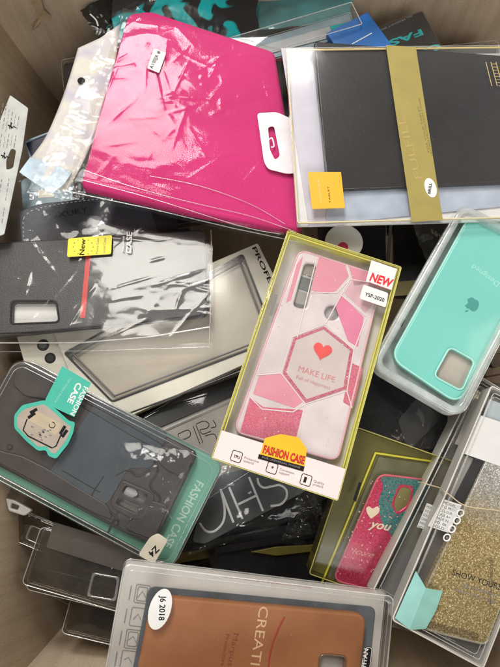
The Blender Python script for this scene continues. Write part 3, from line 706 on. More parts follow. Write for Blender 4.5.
it.plate('camera_floor', [(112, 478), (156, 494), (142, 524), (108, 508)], 1.4, 4.5, solid('pale_grey_liner', (0.30, 0.29, 0.28), .4), r=3, bevel=.3)
it.plate('sensor_plug', [(127, 486), (136, 489), (138, 495), (131, 499), (122, 494)], 4.4, 8.2, solid('silver_grey', (0.42, 0.42, 0.43), .35), r=2, bevel=.6)
gv = [[(-5, 463), (20, 463), (46, 474), (110, 512), (118, 524)], [(96, 512), (90, 500), (104, 476)], [(64, 395), (140, 440), (170, 452), (178, 462)], [(150, 455), (158, 470), (150, 486), (160, 498), (156, 514)], [(108, 533), (120, 508)], [(20, 385), (40, 378), (56, 388)],
      [(30, 372), (120, 420), (182, 456)], [(0, 464), (110, 524), (140, 536)], [(62, 470), (100, 492)], [(150, 470), (138, 476), (128, 470), (116, 476)]]
for pp in ([(16, 366), (30, 366), (62, 384), (50, 400), (24, 396), (12, 384)], [(168, 442), (194, 456), (184, 478), (166, 470), (152, 456)], [(150, 500), (168, 506), (154, 540), (136, 534), (124, 528), (132, 520)], [(-30, 440), (4, 452), (22, 456), (46, 468), (108, 506), (112, 520), (96, 514), (-30, 448)]):
    it.plate('corner_guard', pp, zc-.2, zc+1.5, M['rug'], r=4, bevel=.9)
obs = [it.stroke('g', smoothpath(g, 6), 2.0, zc+.15, M['rugdark'], h=.6) for g in gv]
join_meshes('grooves', obs, it.root)
for c_ in ((41, 384), (160, 450), (116, 523), (10, 447)):
    o = plate('screw', ell(*it.q(*c_, zc), 2.6, 2.6), zc-.1, zc+.5, M['rugdark'], it.root, .3)
    plate('screw_head', ell(*it.q(*c_, zc), 1.5, 1.5), .5+zc, zc+.9, M['rug'], o, .2)
it.plate('side_button', [(172, 453), (192, 463), (189, 470), (168, 459)], zc-3, zc+.8, M['black'], r=1.5, bevel=.5)
it.text('card_title', 'FASHION CASE', (197, 480), (163, 545), zc+.2-8.9, solid('pale_green_ink', (0.42, 0.58, 0.48), .45), bold=.02, hscale=7)
it.text('card_subtitle', 'PROTECTIVE CASE FOR YOUR PHONE', (186, 478), (158, 530), 1.35, solid('pale_green_ink2', (0.30, 0.48, 0.38), .45), hscale=1.9)
sheet('glint_film', *[it.q(*p, 14) for p in ((112, 520), (172, 520), (196, 452), (118, 440))], 70, 70, lambda u, v, x, y: 12.2+9*crumple(x*1.1, y*1.1, 61.)*min(1, 5*u, 5*v, 5*(1-u), 5*(1-v)), M['wrap'], it.root, edge_wobble(61, .02))  # crumpled film added to catch a white glint
# tag and shield sticker on the lid
shell('clear_lid', it.rect(0, 11), 1, T, 2.2, M['lid'], it.root)
it.rim('lid_edge', 11, T-1.2, M['rimfaint'], i=1.4, rad=.4); it.rim('foot_edge', 11, 1.2, M['rimfaint'], rad=.6)
it.rim('lid_step', 9, T-.1, M['rimfaint'], i=5, rad=.35)
zt = T+.35
it.plate('hanging_tag', [(62, 366), (91, 383), (74, 417), (44, 403), (46, 398)], zt, zt+.3, M['tag'], bevel=.1)
it.text('tag_title', 'FASHION', (84, 386), (70, 414), zt+.4, M['whiteink'], bold=.02, hscale=4.2)
it.text('tag_title', 'CASE', (77, 382), (67, 402), zt+.4, M['whiteink'], bold=.03, hscale=5)
it.text('tag_small', 'TOP MOBILE PHONE', (70, 377), (54, 402), zt+.4, solid('pale_teal', (0.35, 0.66, 0.58), .4), hscale=1.8)
it.plate('shield_label', [(22, 405), (45, 400), (58, 411), (69, 421), (75, 422), (73, 433), (68, 444), (56, 459), (48, 456), (46, 450), (38, 451), (26, 441), (14, 428), (14, 415)], zt+.35, zt+.6, M['tag'], r=2.5, bevel=.1)
it.plate('shield_face', [(24, 409), (44, 404), (56, 414), (68, 425), (71, 426), (69, 434), (65, 442), (55, 454), (50, 452), (47, 446), (38, 447), (28, 438), (17, 427), (17, 416)], zt+.65, zt+.75, solid('warm_grey_print', (0.42, 0.36, 0.30), .4), r=2.5)
it.plate('picture_body', [(34, 409), (62, 424), (56, 436), (28, 420)], zt+.8, zt+.9, solid('tan_print', (0.50, 0.42, 0.30), .4), r=1.5)
it.stroke('picture_outline', [(27, 419), (23, 430), (28, 436), (52, 448), (56, 446), (62, 432)], 1.1, zt+.95, M['ink'], h=.1)
for a in ([(30, 413), (37, 409)], [(28, 418), (35, 413)], [(60, 434), (65, 426)], [(62, 437), (67, 430)]):
    it.stroke('picture_detail', a, 2.6, zt+1.0, M['ink'], h=.1)
rs = random.Random(2)
obs = [it.stroke('s', [(a, b), (a+2.2, b+.8)], 1.0, zt+.95, [M['greyink'], M['ink'], M['paleink']][rs.randrange(3)], h=.08) for a, b in [(30+rs.random()*20+0, 425+rs.random()*5+k*.9) for k in range(14)]]
join_meshes('picture_texture', obs, it.root)
it.stroke('picture_ring', [(52+3*math.cos(t), 425+3*math.sin(t)) for t in [i*.5 for i in range(-3, 8)]], .7, zt+.98, M['ink'], h=.1)
it.plate('size_sticker', [(158, 533), (168, 540), (154, 564), (138, 555), (150, 537)], zt, zt+.25, solid('ivory_sticker', (0.68, 0.62, 0.50), .5), r=2.5, bevel=.08)
it.text('size_text', 'Z4', (156, 545), (148, 553), zt+.35, M['ink'], bold=.03, hscale=5)

# R: round white hang disc with red centre
it = Item('hang_disc', 'round white card disc with pink red centre behind hexagon case', 'hang tag', [(325, 224), (363, 224), (363, 258), (325, 258)], -0.012, 1.2)
cpt = it.q(344, 242)
plate('disc', ell(*cpt, it.w/2, it.w/2, n=40), 0, 1.2, M['white'], it.root, .3, holes=[ell(*it.q(343, 247), it.w*.14, it.w*.14)])
plate('red_centre', ell(*it.q(343, 247), it.w*.15, it.w*.15), .2, 1.0, solid('crimson', (0.52, 0.03, 0.10), .4), it.root, .2)

# K: red and teal glitter case in yellow box
it = Item('glitter_case_box', 'yellow rimmed clear box holding a red and teal glitter case', 'phone case', [(361, 437), (462, 456), (408, 600), (301, 579)], -0.030, 20, tilt=(4, 6), w_tilt=1.5)
T = it.T
plate('base_card', it.rect(.5, 2), 0, 1.5, M['olive'], it.root, .3)
plate('side_band', it.rect(.2, 2), 1.5, T-1.2, M['lid_yellow'], it.root, 0, holes=[it.rect(1.0, 1.5)])
inn = it.qs([(375, 452), (470, 466), (420, 600), (318, 590)], 12)
plate('inner_card', it.rect(1.2, 2), 9.5, 10.8, solid('dim_olive_card', (0.11, 0.10, 0.03), .4, var=.15), it.root, .2)
plate('yellow_rim', inn, 10.9, 12.6, M['lime'], it.root, .4, holes=[inset(inn if area2(inn) > 0 else inn[::-1], 1.6)])
it.plate('clear_well', [(379, 457), (470, 470), (412, 600), (324, 586)], 11.0, 12.0, solid('greyish_olive', (0.12, 0.12, 0.09), .35, var=.2), bevel=.2)
co = [(378, 472), (432, 480), (418, 560), (388, 600), (334, 576)]
pillk = [(401, 487), (412, 489), (408, 505), (397, 513), (394, 503)]
cse = it.plate('phone_case', [(379, 474), (434, 481), (396, 596), (333, 580)], 12.1, 15.5, glitter('red_glitter', [(0.40, 0.01, 0.07), (0.56, 0.02, 0.13), (0.70, 0.06, 0.22), (0.45, 0.01, 0.08)], scale=1300, rough=.35, amount=.5), r=8, bevel=1.3, holes=[pillk], hr=4)
it.plate('teal_swirl', [(380, 476), (404, 478), (432, 482), (425, 512), (408, 556), (394, 552), (392, 535), (381, 522), (378, 500), (384, 488)], 15.5, 15.75, glitter('teal_glitter', [(0.0, 0.12, 0.16), (0.01, 0.22, 0.28), (0.05, 0.30, 0.36), (0.3, 0.1, 0.2)], scale=1200, rough=.3, amount=.6), r=5, bevel=.1, holes=[[(399, 484), (414, 486), (411, 507), (397, 516), (391, 504)]], hr=4, parent=cse)
tube('case_edge', [(x, y, 15.2) for x, y in round_poly(it.qs([(379, 474), (434, 481), (396, 596), (333, 580)], 15), 8)], .9, solid('pink_bumper', (0.62, 0.12, 0.22), .3), cse, True)
it.plate('camera_pad', [(400, 486), (412, 488), (409, 506), (397, 514), (393, 503)], 12.2, 14.8, solid('olive_pad', (0.19, 0.16, 0.07), .4), r=3.5, bevel=.4, parent=cse)
it.text('script_you', 'you', (368, 527), (391, 531), 15.9, M['pinkcard'], hscale=7, bold=.02, shear=.4, parent=cse)
it.text('script_love', 'love', (352, 553), (374, 558), 15.9, solid('rose_ink', (0.72, 0.22, 0.30), .4), hscale=5, shear=.4, parent=cse)
hp = [(371, 519), (367, 513), (366, 508), (369, 506), (373, 509), (377, 506), (380, 508), (379, 513)]
it.plate('white_heart', hp, 15.6, 15.85, M['pinkcard'], r=1.5, bevel=.1, parent=cse)
rs = random.Random(11)
obs = []
for k in range(60):
    a = rs.random(); b = rs.random(); x = 345+a*50+(1-b)*30-10; y = 480+b*95
    obs.append(plate('g', ell(*it.q(x, y, 15.8), .35+.5*rs.random(), .35+.4*rs.random(), n=6), 15.75, 15.95, solid('sparkle', (0.75, 0.45, 0.5), .3) if k == 0 else obs[0].data.materials[0], cse))
join_meshes('sparkles', obs, cse)
it.plate('slot', [(359, 482), (362, 483), (356, 502), (353, 500)], T+.1, T+.3, M['black'], bevel=.05)
shell('clear_lid', it.rect(0, 2), 1, T, .8, film('pale_yellow_lid', tint=(.97, .96, .85), base=.028, haze=.03, hcol=(.5, .47, .25), bump=.35, bscale=12, rough=.16), it.root)
it.rim('lid_edge', 2, T-.3, solid('yellow_edge_print', (0.42, 0.38, 0.10), .3), rad=.45)

# ================================================================ top layer
# A: pink ribbed tablet sleeve in a clear bag
it = Item('pink_tablet_sleeve', 'hot pink textured tablet sleeve in crinkled clear bag with white header', 'tablet sleeve', [(122, 8), (276, 50), (302, 234), (78, 186)], 0.012, 12, w_tilt=3)
T = it.T
def pinkmat():
    m, nt, n, l = new_mat('hot_pink_weave'); b = N(nt, 'ShaderNodeBsdfPrincipled', Roughness=.75); b.inputs['Specular IOR Level'].default_value = .2; co = coords(nt)
    t = N(nt, 'ShaderNodeTexNoise', Scale=14.0, Detail=4.0); l.new(co, t.inputs['Vector'])
    l.new(ramp(nt, t.outputs[0], [(.3, (0.55, 0.026, 0.150)), (.7, (0.64, 0.036, 0.190))]), b.inputs['Base Color'])
    w = N(nt, 'ShaderNodeTexWave', Scale=330.0, Distortion=1.5); w.bands_direction = 'DIAGONAL'; l.new(co, w.inputs['Vector'])
    v = N(nt, 'ShaderNodeTexVoronoi', Scale=800.0); l.new(co, v.inputs['Vector'])
    ad = N(nt, 'ShaderNodeMath', operation='ADD'); l.new(w.outputs[1], ad.inputs[0]); l.new(v.outputs[0], ad.inputs[1])
    bp = N(nt, 'ShaderNodeBump', Strength=.55, Distance=.0005); l.new(ad.outputs[0], bp.inputs['Height']); l.new(bp.outputs[0], b.inputs['Normal']); out_to(nt, b.outputs[0]); return m
PO = [(128, 13), (150, 10), (275, 51), (290, 140), (303, 233), (190, 212), (80, 186), (100, 110)]
it.plate('sleeve', PO, 0, T, pinkmat(), r=7, bevel=3.5)
# pearly white liner and header sticking out at the left
def headmat():
    m, nt, n, l = new_mat('pearly_foil'); b = N(nt, 'ShaderNodeBsdfPrincipled', Roughness=.5); b.inputs['Specular IOR Level'].default_value = .25; co = coords(nt)
    t = N(nt, 'ShaderNodeTexNoise', Scale=30.0, Detail=3.0, Distortion=.8); l.new(co, t.inputs['Vector'])
    l.new(ramp(nt, t.outputs[0], [(.35, (0.50, 0.46, 0.53)), (.65, (0.66, 0.63, 0.53))]), b.inputs['Base Color']); out_to(nt, b.outputs[0]); return m
hm = headmat()
def headsheet():
    # a folded strip: left outline, middle crease, right outline, sampled along its length
    left = [(78, 48), (70, 75), (60, 104), (46, 136), (32, 156), (20, 171)]
    mid = [(100, 38), (90, 78), (79, 112), (68, 140), (54, 164), (42, 182)]
    right = [(120, 24), (114, 70), (102, 110), (92, 142), (78, 172), (66, 192)]
    vs = []; fs = []; L = smoothpath(left, 8); Mi = smoothpath(mid, 8); Rr = smoothpath(right, 8); n_ = len(L)
    hol = it.q(81, 80, 6)
    for j in range(n_):
        t = j/(n_-1)
        zl = 3-4*t; zm = 7-2*t+1.5*math.sin(t*9); zr = 5-3*t
        for k in range(17):
            u = k/16
            if u < .5: x, y = np.array(L[j])*(1-u*2)+np.array(Mi[j])*u*2; z = zl*(1-u*2)+zm*u*2
            else: x, y = np.array(Mi[j])*(2-u*2)+np.array(Rr[j])*(u*2-1); z = zm*(2-2*u)+zr*(u*2-1)
            z += .5*noise.noise(Vector((x*.08, y*.08, 2)))+.9*math.sin(u*14+t*4)*.25*(t+.3)
            vs.append((*it.q(x, y, z), z))
    for j in range(n_-1):
        for k in range(16):
            a = j*17+k; fs.append((a, a+17, a+18, a+1))
    o = mesh('header', vs, fs, hm, it.root, ang=30); return o
ho = headsheet()
sol = ho.modifiers.new('thick', 'SOLIDIFY'); sol.thickness = .0004
plate('punch_hole', ell(*it.q(81, 80, 8), 3.6, 3.6), 6.6, 7.4, M['ink'], it.root, .2)
fl = it.plate('header_flap', [(30, 157), (44, 160), (72, 172), (64, 184), (52, 194), (36, 184), (19, 172)], 5.2, 5.9, solid('blue_white_foil', (0.42, 0.52, 0.60), .45, spec=.3, var=.2, vscale=70, bump=.6, bscale=90), r=1, bevel=.15)
# the bag itself
wrapA = film('bag_over_pink', base=0.010, edge=0.6, haze=0.006, bump=0.08, bscale=120, rough=0.08, power=2.6, dist=0.0014)
FA = [(a_, b_, c_, d_, l_*.75, m_*.8, w_*1.45) for a_, b_, c_, d_, l_, m_, w_ in make_folds(8, 60, (-90, -90, 90, 100), .9, .7)+make_folds(9, 24, (-60, 0, 80, 95), -.3, .6)]
def hA(u, v, x, y):
    c = T+1.5+1.3*facets(x, y, 41.0, FA)
    e = min(u, 1-u, v, 1-v); c -= 9*max(0, (.07-e)/.07)**2
    # long pulled creases towards the lower left corner
    c += .15*abs(math.sin((y+.28*x)*.16+2*noise.noise(Vector((x*.02, y*.02, 7)))))*max(0, .45-v)*2
    return c
sheet('bag_film', *[it.q(*p) for p in ((62, 190), (308, 244), (282, 44), (122, 2))], 190, 150, hA, wrapA, it.root, edge_wobble(41, .003))
sheet('bag_film', *[it.q(*p, 4) for p in ((28, 196), (84, 202), (140, 8), (116, 20))], 60, 110, lambda u, v, x, y: 8.5+3*crumple(x*1.8, y*1.8, 51.)-3*u, wrapA, it.root, edge_wobble(51, .01))
tube('bag_seam', [(*it.q(x, y, T), T-3) for x, y in ((64, 189), (150, 207), (230, 226), (306, 242))], .5, M['rimfaint'], it.root)
for ln in ([(84, 170), (130, 186), (190, 202), (250, 216), (296, 232)], [(82, 180), (150, 198), (240, 226), (280, 234)], [(150, 176), (200, 186), (250, 204), (285, 224)]):
    tube('bag_crease', smoothpath([(*it.q(*p, T+1.6), T+1.7) for p in ln], 6), .28, M['rim'], it.root, n=6, flat=.5)
zt = T+3.6
it.plate('code_sticker', [(154, 48), (166, 53), (159, 73), (147, 68)], zt, zt+.25, M['white'], r=1, bevel=.08)
it.text('code_text', 'A105JX #', (152.5, 69), (160.5, 51.5), zt+.35, M['ink'], hscale=3.4, bold=.02)
it.plate('hang_tab', [(257, 113), (277, 112), (294, 120), (299, 172), (288, 174), (268, 169), (264, 162)], zt-.2, zt+.3, solid('milky_tab', (0.80, 0.72, 0.74), .3), r=4, bevel=.1,
         holes=[[(268, 127), (274, 126), (280, 156), (275, 160), (270, 150)]], hr=2.6)
it.stroke('tab_mark', smoothpath([(268.5, 140), (272, 138), (274, 146), (271, 147)]), 1.2, zt+.35, M['white'], h=.15)

# B: tablet cover box
it = Item('tablet_cover_box', 'flat box with dark tablet cover, gold belly band and orange label', 'tablet cover', [(277, 38), (522, 54), (530, 208), (306, 232)], 0.024, 12, w_tilt=2.5)
T = it.T
plate('tray', it.rect(.6, 1.5), 0, 1.5, M['white'], it.root, .3)
it.plate('white_liner', [(281, 48), (330, 46), (344, 225), (309, 227)], 1.6, 2.4, M['lilac'], bevel=.2)
it.plate('grey_liner', [(326, 190), (526, 178), (528, 204), (326, 224)], 1.6, 3.0, solid('frosted_blue_white', (0.42, 0.47, 0.56), .3, var=.12), bevel=.2)
it.plate('cover', [(314, 41), (515, 56), (522, 182), (327, 190)], 3.1, 8.5, solid('dark_grey_cover', (0.020, 0.0175, 0.016), .33, var=.3, vscale=9, coat=.15, bump=.12, bscale=900), r=4, bevel=1.6)
it.stroke('cover_edge', [(313, 52), (328, 188)], 1.4, 8.0, solid('cover_spine', (0.13, 0.13, 0.14), .3), h=.7)
fr = it.rect(0, 1.5)
plate('gold_frame', fr, T-3, T-1.6, M['paleyellow'], it.root, .3, holes=[inset(fr, 1.4)])
plate('frame_wall', it.rect(.3, 1.2), 1.5, T-3, M['lid'], it.root, 0, holes=[it.rect(.8, 1)])
shell('clear_lid', it.rect(0, 1.5), 1, T, .7, M['lid_clean'], it.root)
it.rim('lid_edge', 1.5, T-.3, M['rim'], rad=.35)
zt = T+.1
it.plate('belly_band', [(386, 45), (416, 47), (443, 220), (412, 222)], zt, zt+.25, M['gold'], bevel=.05)
it.text('band_title', 'FULFILL', (422, 178), (404, 116), zt+.35, solid('muted_gold_ink', (0.42, 0.31, 0.10), .45, var=0), hscale=6.5)
it.text('band_line', 'LASTING PROTECTION COVER', (433, 156), (420, 98), zt+.35, M['golddark'], hscale=1.7)
it.text('band_line', 'FOR YOUR TABLET', (429.5, 152), (419, 106), zt+.35, M['golddark'], hscale=1.5)
plate('oval_sticker', ell(*it.q(430.5, 188, zt), 5.2, 9.5, rot=math.radians(8)), zt+.3, zt+.55, M['white'], it.root, .08)
it.text('sticker_text', 'BRILL', (430.5, 194), (432, 183), zt+.65, M['ink'], hscale=2.4, bold=.03)
it.plate('orange_label', [(308, 172), (341, 172), (345, 208), (312, 209)], zt, zt+.25, M['orange'], bevel=.05)
it.text('label_text', 'TABLET', (331, 203), (329, 186), zt+.35, M['ink'], hscale=1.6)
it.text('label_text', 'COVER', (322, 203), (319, 178), zt+.35, M['paleyellow'], hscale=1.6)
obs = [it.stroke('k', [(486+k*5, 62), (492+k*5.4, 86)], .8, T-1, M['goldlight'], h=.1) for k in range(3)]
obs += [it.stroke('k', [(491+j*1.1, 64+3.1*j), (497+j*1.1, 64+3.1*j)], .6, T-1, M['goldlight'], h=.1) for j in range(8)]
join_meshes('gold_print', obs, it.root)

# D: mint silicone case in milky tray
it = Item('mint_case', 'mint green silicone phone case with apple emblem in milky tray', 'phone case', [(461, 200), (550, 250), (460, 420), (372, 366)], 0.010, 16, w_tilt=0.8)
T = it.T
M['mint'] = solid('mint_silicone', (0.18, 0.57, 0.50), .42, var=.04, vscale=12)
M['mintedge'] = solid('pale_mint_edge', (0.38, 0.76, 0.66), .4, var=.04)
ro = it.rect(0, 13, 10)
plate('tray_floor', ro, 0, 1.2, M['lid_milky'], it.root, .5)
loft('tray_wall', [[(x, y, z_) for x, y in inset(ro, d_)] for d_, z_ in ((0, 1), (0, T-3), (.4, T-1.4), (1.6, T-.3), (3.5, T), (5.5, T-.2), (6.5, T-1.5), (7.2, T-6), (7.5, 2))], M['lid_milky'], it.root, False, False, ang=70)
CO = round_poly(it.qs([(476, 203), (550, 246), (459, 405), (390, 358)], 10), 13, 8)
cut = [(450, 350), (470, 361), (466, 387), (441, 388), (435, 372)]
cutp = round_poly(it.qs([(450, 347), (475, 361), (462, 391), (434, 376)], 10), 5)
pc = plate('phone_case', CO, 2, 10, M['mint'], it.root, 2.6, holes=[cutp])
tube('case_lip', [(x, y, 9.2) for x, y in inset(CO, .6)], 1.0, M['mintedge'], pc, True, n=8)
tube('camera_lip', [(x, y, 9.7) for x, y in inset(cutp, -.2)], .9, M['mintedge'], pc, True, n=8)
plate('microfibre_lining', inset(cutp, -2), 2.2, 5.0, solid('grey_beige_lining', (0.42, 0.37, 0.32), .6), pc, .3)
it.plate('side_slot', [(403, 318), (405, 320), (402, 327), (400, 325)], 9.6, 10.6, M['black'], r=.6, parent=pc)
# emblem
ac = Vector(it.q(472, 305, 10)); tail = Vector(it.q(464, 319, 10)); up = (tail-ac).normalized(); rt = Vector((up.y, -up.x)); sc = 6.8
body = [(0, .62), (.22, .72), (.5, .70), (.78, .52), (.62, .36), (.55, .12), (.62, -.12), (.86, -.28), (.72, -.62), (.5, -.9), (.3, -.95), (0, -.86), (-.3, -.95), (-.52, -.88), (-.78, -.5), (-.86, 0), (-.78, .42), (-.5, .7), (-.22, .72)]
leaf = [(0, .82), (.05, 1.12), (.36, 1.36), (.34, 1.05)]
M['apple'] = solid('grey_green_emblem', (0.055, 0.30, 0.26), .4, var=.03)
def emb(pts): return [tuple(ac+rt*a*sc*-1*-1+up*b*sc) for a, b in pts]
o1 = plate('e', round_poly(emb(body), 1.4, 4), 10.0, 10.12, M['apple'], it.root); o2 = plate('e', round_poly(emb(leaf), .9, 4), 10.0, 10.12, M['apple'], it.root)
join_meshes('emblem', [o1, o2], pc)
it.text('faint_lettering', 'Designed', (500, 283), (474, 264), 10.1, M['mintedge'], hscale=5, parent=pc)
shell('clear_lid', it.rect(3.0, 11, 10), T-1, T+.8, .8, M['lid_clean'], it.root)
it.rim('tray_edge', 13, T-1.5, M['rimfaint'], rad=.5); it.rim('tray_step', 11, T-.6, M['rimfaint'], i=3, rad=.4)

# L: two silver white trays held by a rubber band
def long_tray(label, quad, z, T, tilt):
    it = Item('long_tray', label, 'phone case', quad, z, T, tilt, 2.0)
    plate('tray_floor', it.rect(.5, 2), 0, 1.2, M['lid_grey'], it.root, .2)
    plate('side_wall', it.rect(0, 2.5), 0, T-1.5, solid('silver_white_wall', (0.50, 0.48, 0.44), .35, var=.08), it.root, 0, holes=[it.rect(1.4, 2)])
    shell('clear_lid', it.rect(0, 2.5), T-3, T, .8, M['lid'], it.root)
    it.rim('lid_edge', 2.5, T-.4, solid('white_fold', (0.70, 0.68, 0.62), .3), rad=.55)
    it.rim('inner_edge', 2, T-1.5, M['rim'], i=4.2, rad=.35); it.rim('foot_edge', 2, 2.0, M['rim'], i=1.8, rad=.5)
    shell('inner_box', it.rect(6, 3), 1.5, T-4.5, .8, M['lid'], it.root); it.rim('inner_box_edge', 3, T-4.9, M['rim'], i=6, rad=.35)
    return it
a = long_tray('left narrow white tray under a rubber band, behind the gold glitter case', [(477, 382), (560, 416), (455, 640), (370, 594)], -0.026, 18, (0, 8))
a.plate('cream_panel', [(475, 398), (520, 415), (500, 460), (455, 444)], 12, 13, M['cream'], bevel=.2)
a.plate('grey_panel', [(452, 446), (500, 462), (470, 530), (420, 510)], 8, 9, solid('brown_grey_insert', (0.17, 0.15, 0.13), .4, var=.2, vscale=30), bevel=.2)
a.plate('dark_panel', [(418, 512), (470, 530), (430, 620), (378, 596)], 5, 6, solid('dim_grey_insert', (0.23, 0.22, 0.21), .3, var=.2, vscale=30), bevel=.2)
a.plate('printed_label', [(427, 503), (440, 508), (432, 532), (417, 527)], a.T+.05, a.T+.2, M['white'])
for k in range(6): a.text('label_text', ['MODEL', 'Y12 2020', 'COLOUR', 'CASE A+', 'MADE IN', 'NO. 06'][k], (426.5-k*1.7, 507.5+k*4), (435-k*1.7, 510.5+k*4), a.T+.3, M['ink'], hscale=1.9)
b = long_tray('right white tray with a gold glitter phone case under clear lid', [(490, 391), (585, 424), (484, 657), (386, 630)], 0.000, 20, (0, 0))
T = b.T
b.plate('frosted_panel', [(489, 399), (560, 425), (548, 450), (480, 424)], 12, 13, solid('frosty_blue_white', (0.45, 0.52, 0.55), .3, var=.1), bevel=.2)
b.plate('cream_panel', [(480, 415), (560, 442), (545, 482), (462, 453)], T-5, T-4, M['white'], bevel=.2)
b.plate('grey_panel', [(461, 454), (545, 482), (530, 520), (440, 505)], T-9, T-8, solid('pale_grey_insert', (0.30, 0.29, 0.27), .35, var=.2, vscale=40), bevel=.2)
b.plate('black_slot', [(474, 459), (484, 463), (466, 503), (448, 510)], T-8, T-7, M['blackmat'], bevel=.2)
b.plate('grey_floor', [(445, 505), (530, 530), (484, 652), (392, 627)], 3, 4, solid('dark_warm_tray', (0.17, 0.15, 0.13), .35, var=.2), bevel=.2)
gold = glitter('gold_glitter', [(0.19, 0.12, 0.025), (0.27, 0.185, 0.05), (0.36, 0.27, 0.10), (0.42, 0.32, 0.13), (0.85, 0.74, 0.48)], scale=1500, rough=.4, grad=(1, -0.012, 0.030, [(0.24, 0.23, 0.21), (0.32, 0.31, 0.29), (0.42, 0.41, 0.39), (0.50, 0.48, 0.45), (0.9, 0.88, 0.84)]), amount=.7)
gc = b.plate('phone_case', [(493, 446), (560, 470), (488, 646), (440, 634), (408, 624)], 6, T-4.5, gold, r=7, bevel=2)
tube('case_edge', [(x, y, T-5) for x, y in inset(round_poly(b.qs([(493, 446), (560, 470), (488, 646), (440, 634), (408, 624)], T-5), 7), .6)], .9, film('clear_bumper', base=.2, haze=.3, hcol=(.7, .66, .55)), gc, True)
b.text('case_text', 'SHOW YOURSELF', (452, 575), (512, 594), T-4.3, M['ink'], hscale=4.6, parent=gc)
b.text('case_text', 'BE DIFFERENT', (463, 587), (498, 598), T-4.3, M['greyink'], hscale=2.6, parent=gc)
b.text('case_text', 'PARTY EVERY TIME', (454, 591), (494, 604), T-4.3, M['greyink'], hscale=2.6, parent=gc)
for cc in ((460.5, 513), (457, 520.5), (452, 529), (447, 537.5)):
    tube('printed_ring', [(x, y, T+.2) for x, y in ell(*b.q(*cc, T), 2.3, 2.8, rot=-.4, n=20)], .5, M['whiteink'], b.root, True, flat=.3)
    plate('ring_dot', ell(*b.q(*cc, T), .8, .8, n=10), T+.1, T+.2, M['greyink'], b.root)
b.plate('printed_label', [(443, 499), (462, 505), (449, 533), (428, 526)], T-2.5, T-2.3, M['white'])
for k in range(7):
    b.text('label_text', ['MODEL', 'Y12 PRO', 'COLOUR', 'CASE A+', 'MADE IN', 'NO. 06', 'GOLD'][k], (443.5-k*2, 503.8+k*3.7), (456-k*2, 508+k*3.7), T-2.2, M['ink'], hscale=2.2)
mi = b.plate('mint_sleeve', [(416, 571), (426, 588), (410, 630), (395, 618)], T+.15, T+.5, solid('pale_aqua', (0.30, 0.60, 0.56), .35), r=.5, bevel=.1)
b.plate('mint_sleeve', [(426, 588), (443, 591), (436, 611), (426, 629), (410, 630)], T+.15, T+.4, solid('pale_aqua_glassy', (0.25, 0.50, 0.44), .25), r=1, bevel=.1)
# rubber band
rb = bpy.data.objects.new('rubber_band', None)
bp = []
for px, py, zz in ((418, 482, -0.022), (424, 483, -0.0145), (430, 485, -0.0135), (440, 488, -0.012), (444, 491, 0.004), (450, 495, 0.0055), (460, 503, 0.005), (470, 507, 0.004), (485, 509, 0.003), (500, 511, 0.002), (530, 520, 0.0), (560, 528, -0.002)):
    bp.append(tuple(1000*c for c in P(px, py, zz)))
bo = tube('rubber_band', smoothpath(bp, 6), .45, solid('tan_rubber', (0.58, 0.48, 0.30), .45), None, n=8); bpy.data.objects.remove(rb); bo.name = 'rubber_band'
bo['label'] = 'thin tan rubber band wrapped round the two white trays'; bo['category'] = 'rubber band'

# C: pink hexagon fashion case
it = Item('hexagon_case_package', 'yellow edged package with pink hexagon and red heart phone case', 'phone case', [(288, 229), (401, 268), (338, 501), (212, 458)], 0.016, 17, w_tilt=0.6)
T = it.T
out = it.rect(0, 1.5)
plate('back_card', it.rect(.5, 1.5), 0, 1.2, solid('pearl_card', (0.64, 0.60, 0.60), .4, var=.05), it.root, .3)
plate('yellow_rim', it.rect(.3, 1.2), 1.2, T-1.0, M['lime'], it.root, 0, holes=[it.rect(1.1, 1)])
rim_in = it.rect(3.4, 1)
plate('yellow_line', it.rect(2.2, 1), T-2.2, T-1.5, M['lime'], it.root, .1, holes=[it.rect(3.2, 1)])
cq = [(299, 249), (383, 276), (338, 462), (233, 432)]
zc = 9.0
cas_o = round_poly(it.qs(cq, zc), 9)
cam1 = [(305, 262), (317, 264), (306, 309), (293, 306)]
camh = round_poly(it.qs(cam1, zc), 4.5)
fing = ell(*it.q(332, 312.5, zc), 6.2, 6.6)
milk = solid('milky_pink_case', (0.69, 0.60, 0.60), .25, var=.13, vscale=38, coat=.3)
pc = plate('phone_case', cas_o, 4, zc, milk, it.root, 2, holes=[camh, fing])
plate('case_lining', inset(cas_o, 4), 1.3, 3.4, solid('grey_liner', (0.42, 0.40, 0.40), .35, var=.15, vscale=50), pc, .2)
tube('case_edge', [(x, y, zc-.5) for x, y in inset(cas_o, .6)], 1.1, solid('rose_bumper', (0.70, 0.40, 0.46), .3), pc, True)
for (qa, qb), cm in ((((304, 261), (318, 266)), (.30, .27, .22)), (((300, 276), (314, 280)), (.12, .13, .12)), (((296, 290), (310, 294)), (.28, .27, .25)), (((293, 302), (307, 306)), (.16, .15, .14))):
    it.plate('lens_band', [qa, qb, (qb[0]-3.5, qb[1]+12), (qa[0]-3.5, qa[1]+12)], 3.4, 4.2, solid('band', cm, .3, var=.2), bevel=.2, parent=pc)
P1 = solid('pale_pink_print', (0.72, 0.27, 0.34), .3, var=.07, vscale=25); P2 = solid('rose_pink_print', (0.72, 0.20, 0.33), .3, var=.05)
PG = glitter('pink_glitter', [(0.62, 0.08, 0.16), (0.74, 0.13, 0.22), (0.82, 0.25, 0.33), (0.66, 0.10, 0.18)], scale=1500, rough=.35, amount=.5)
z1 = zc+.25
def hexp(nm, pts, mat, zz=0): return it.plate(nm, pts, zc, z1+zz, mat, r=1.2, bevel=.08, parent=pc)
hexp('pink_shape', [(319, 257), (345, 265), (349, 276), (336, 291), (320, 293), (311, 290)], P1)
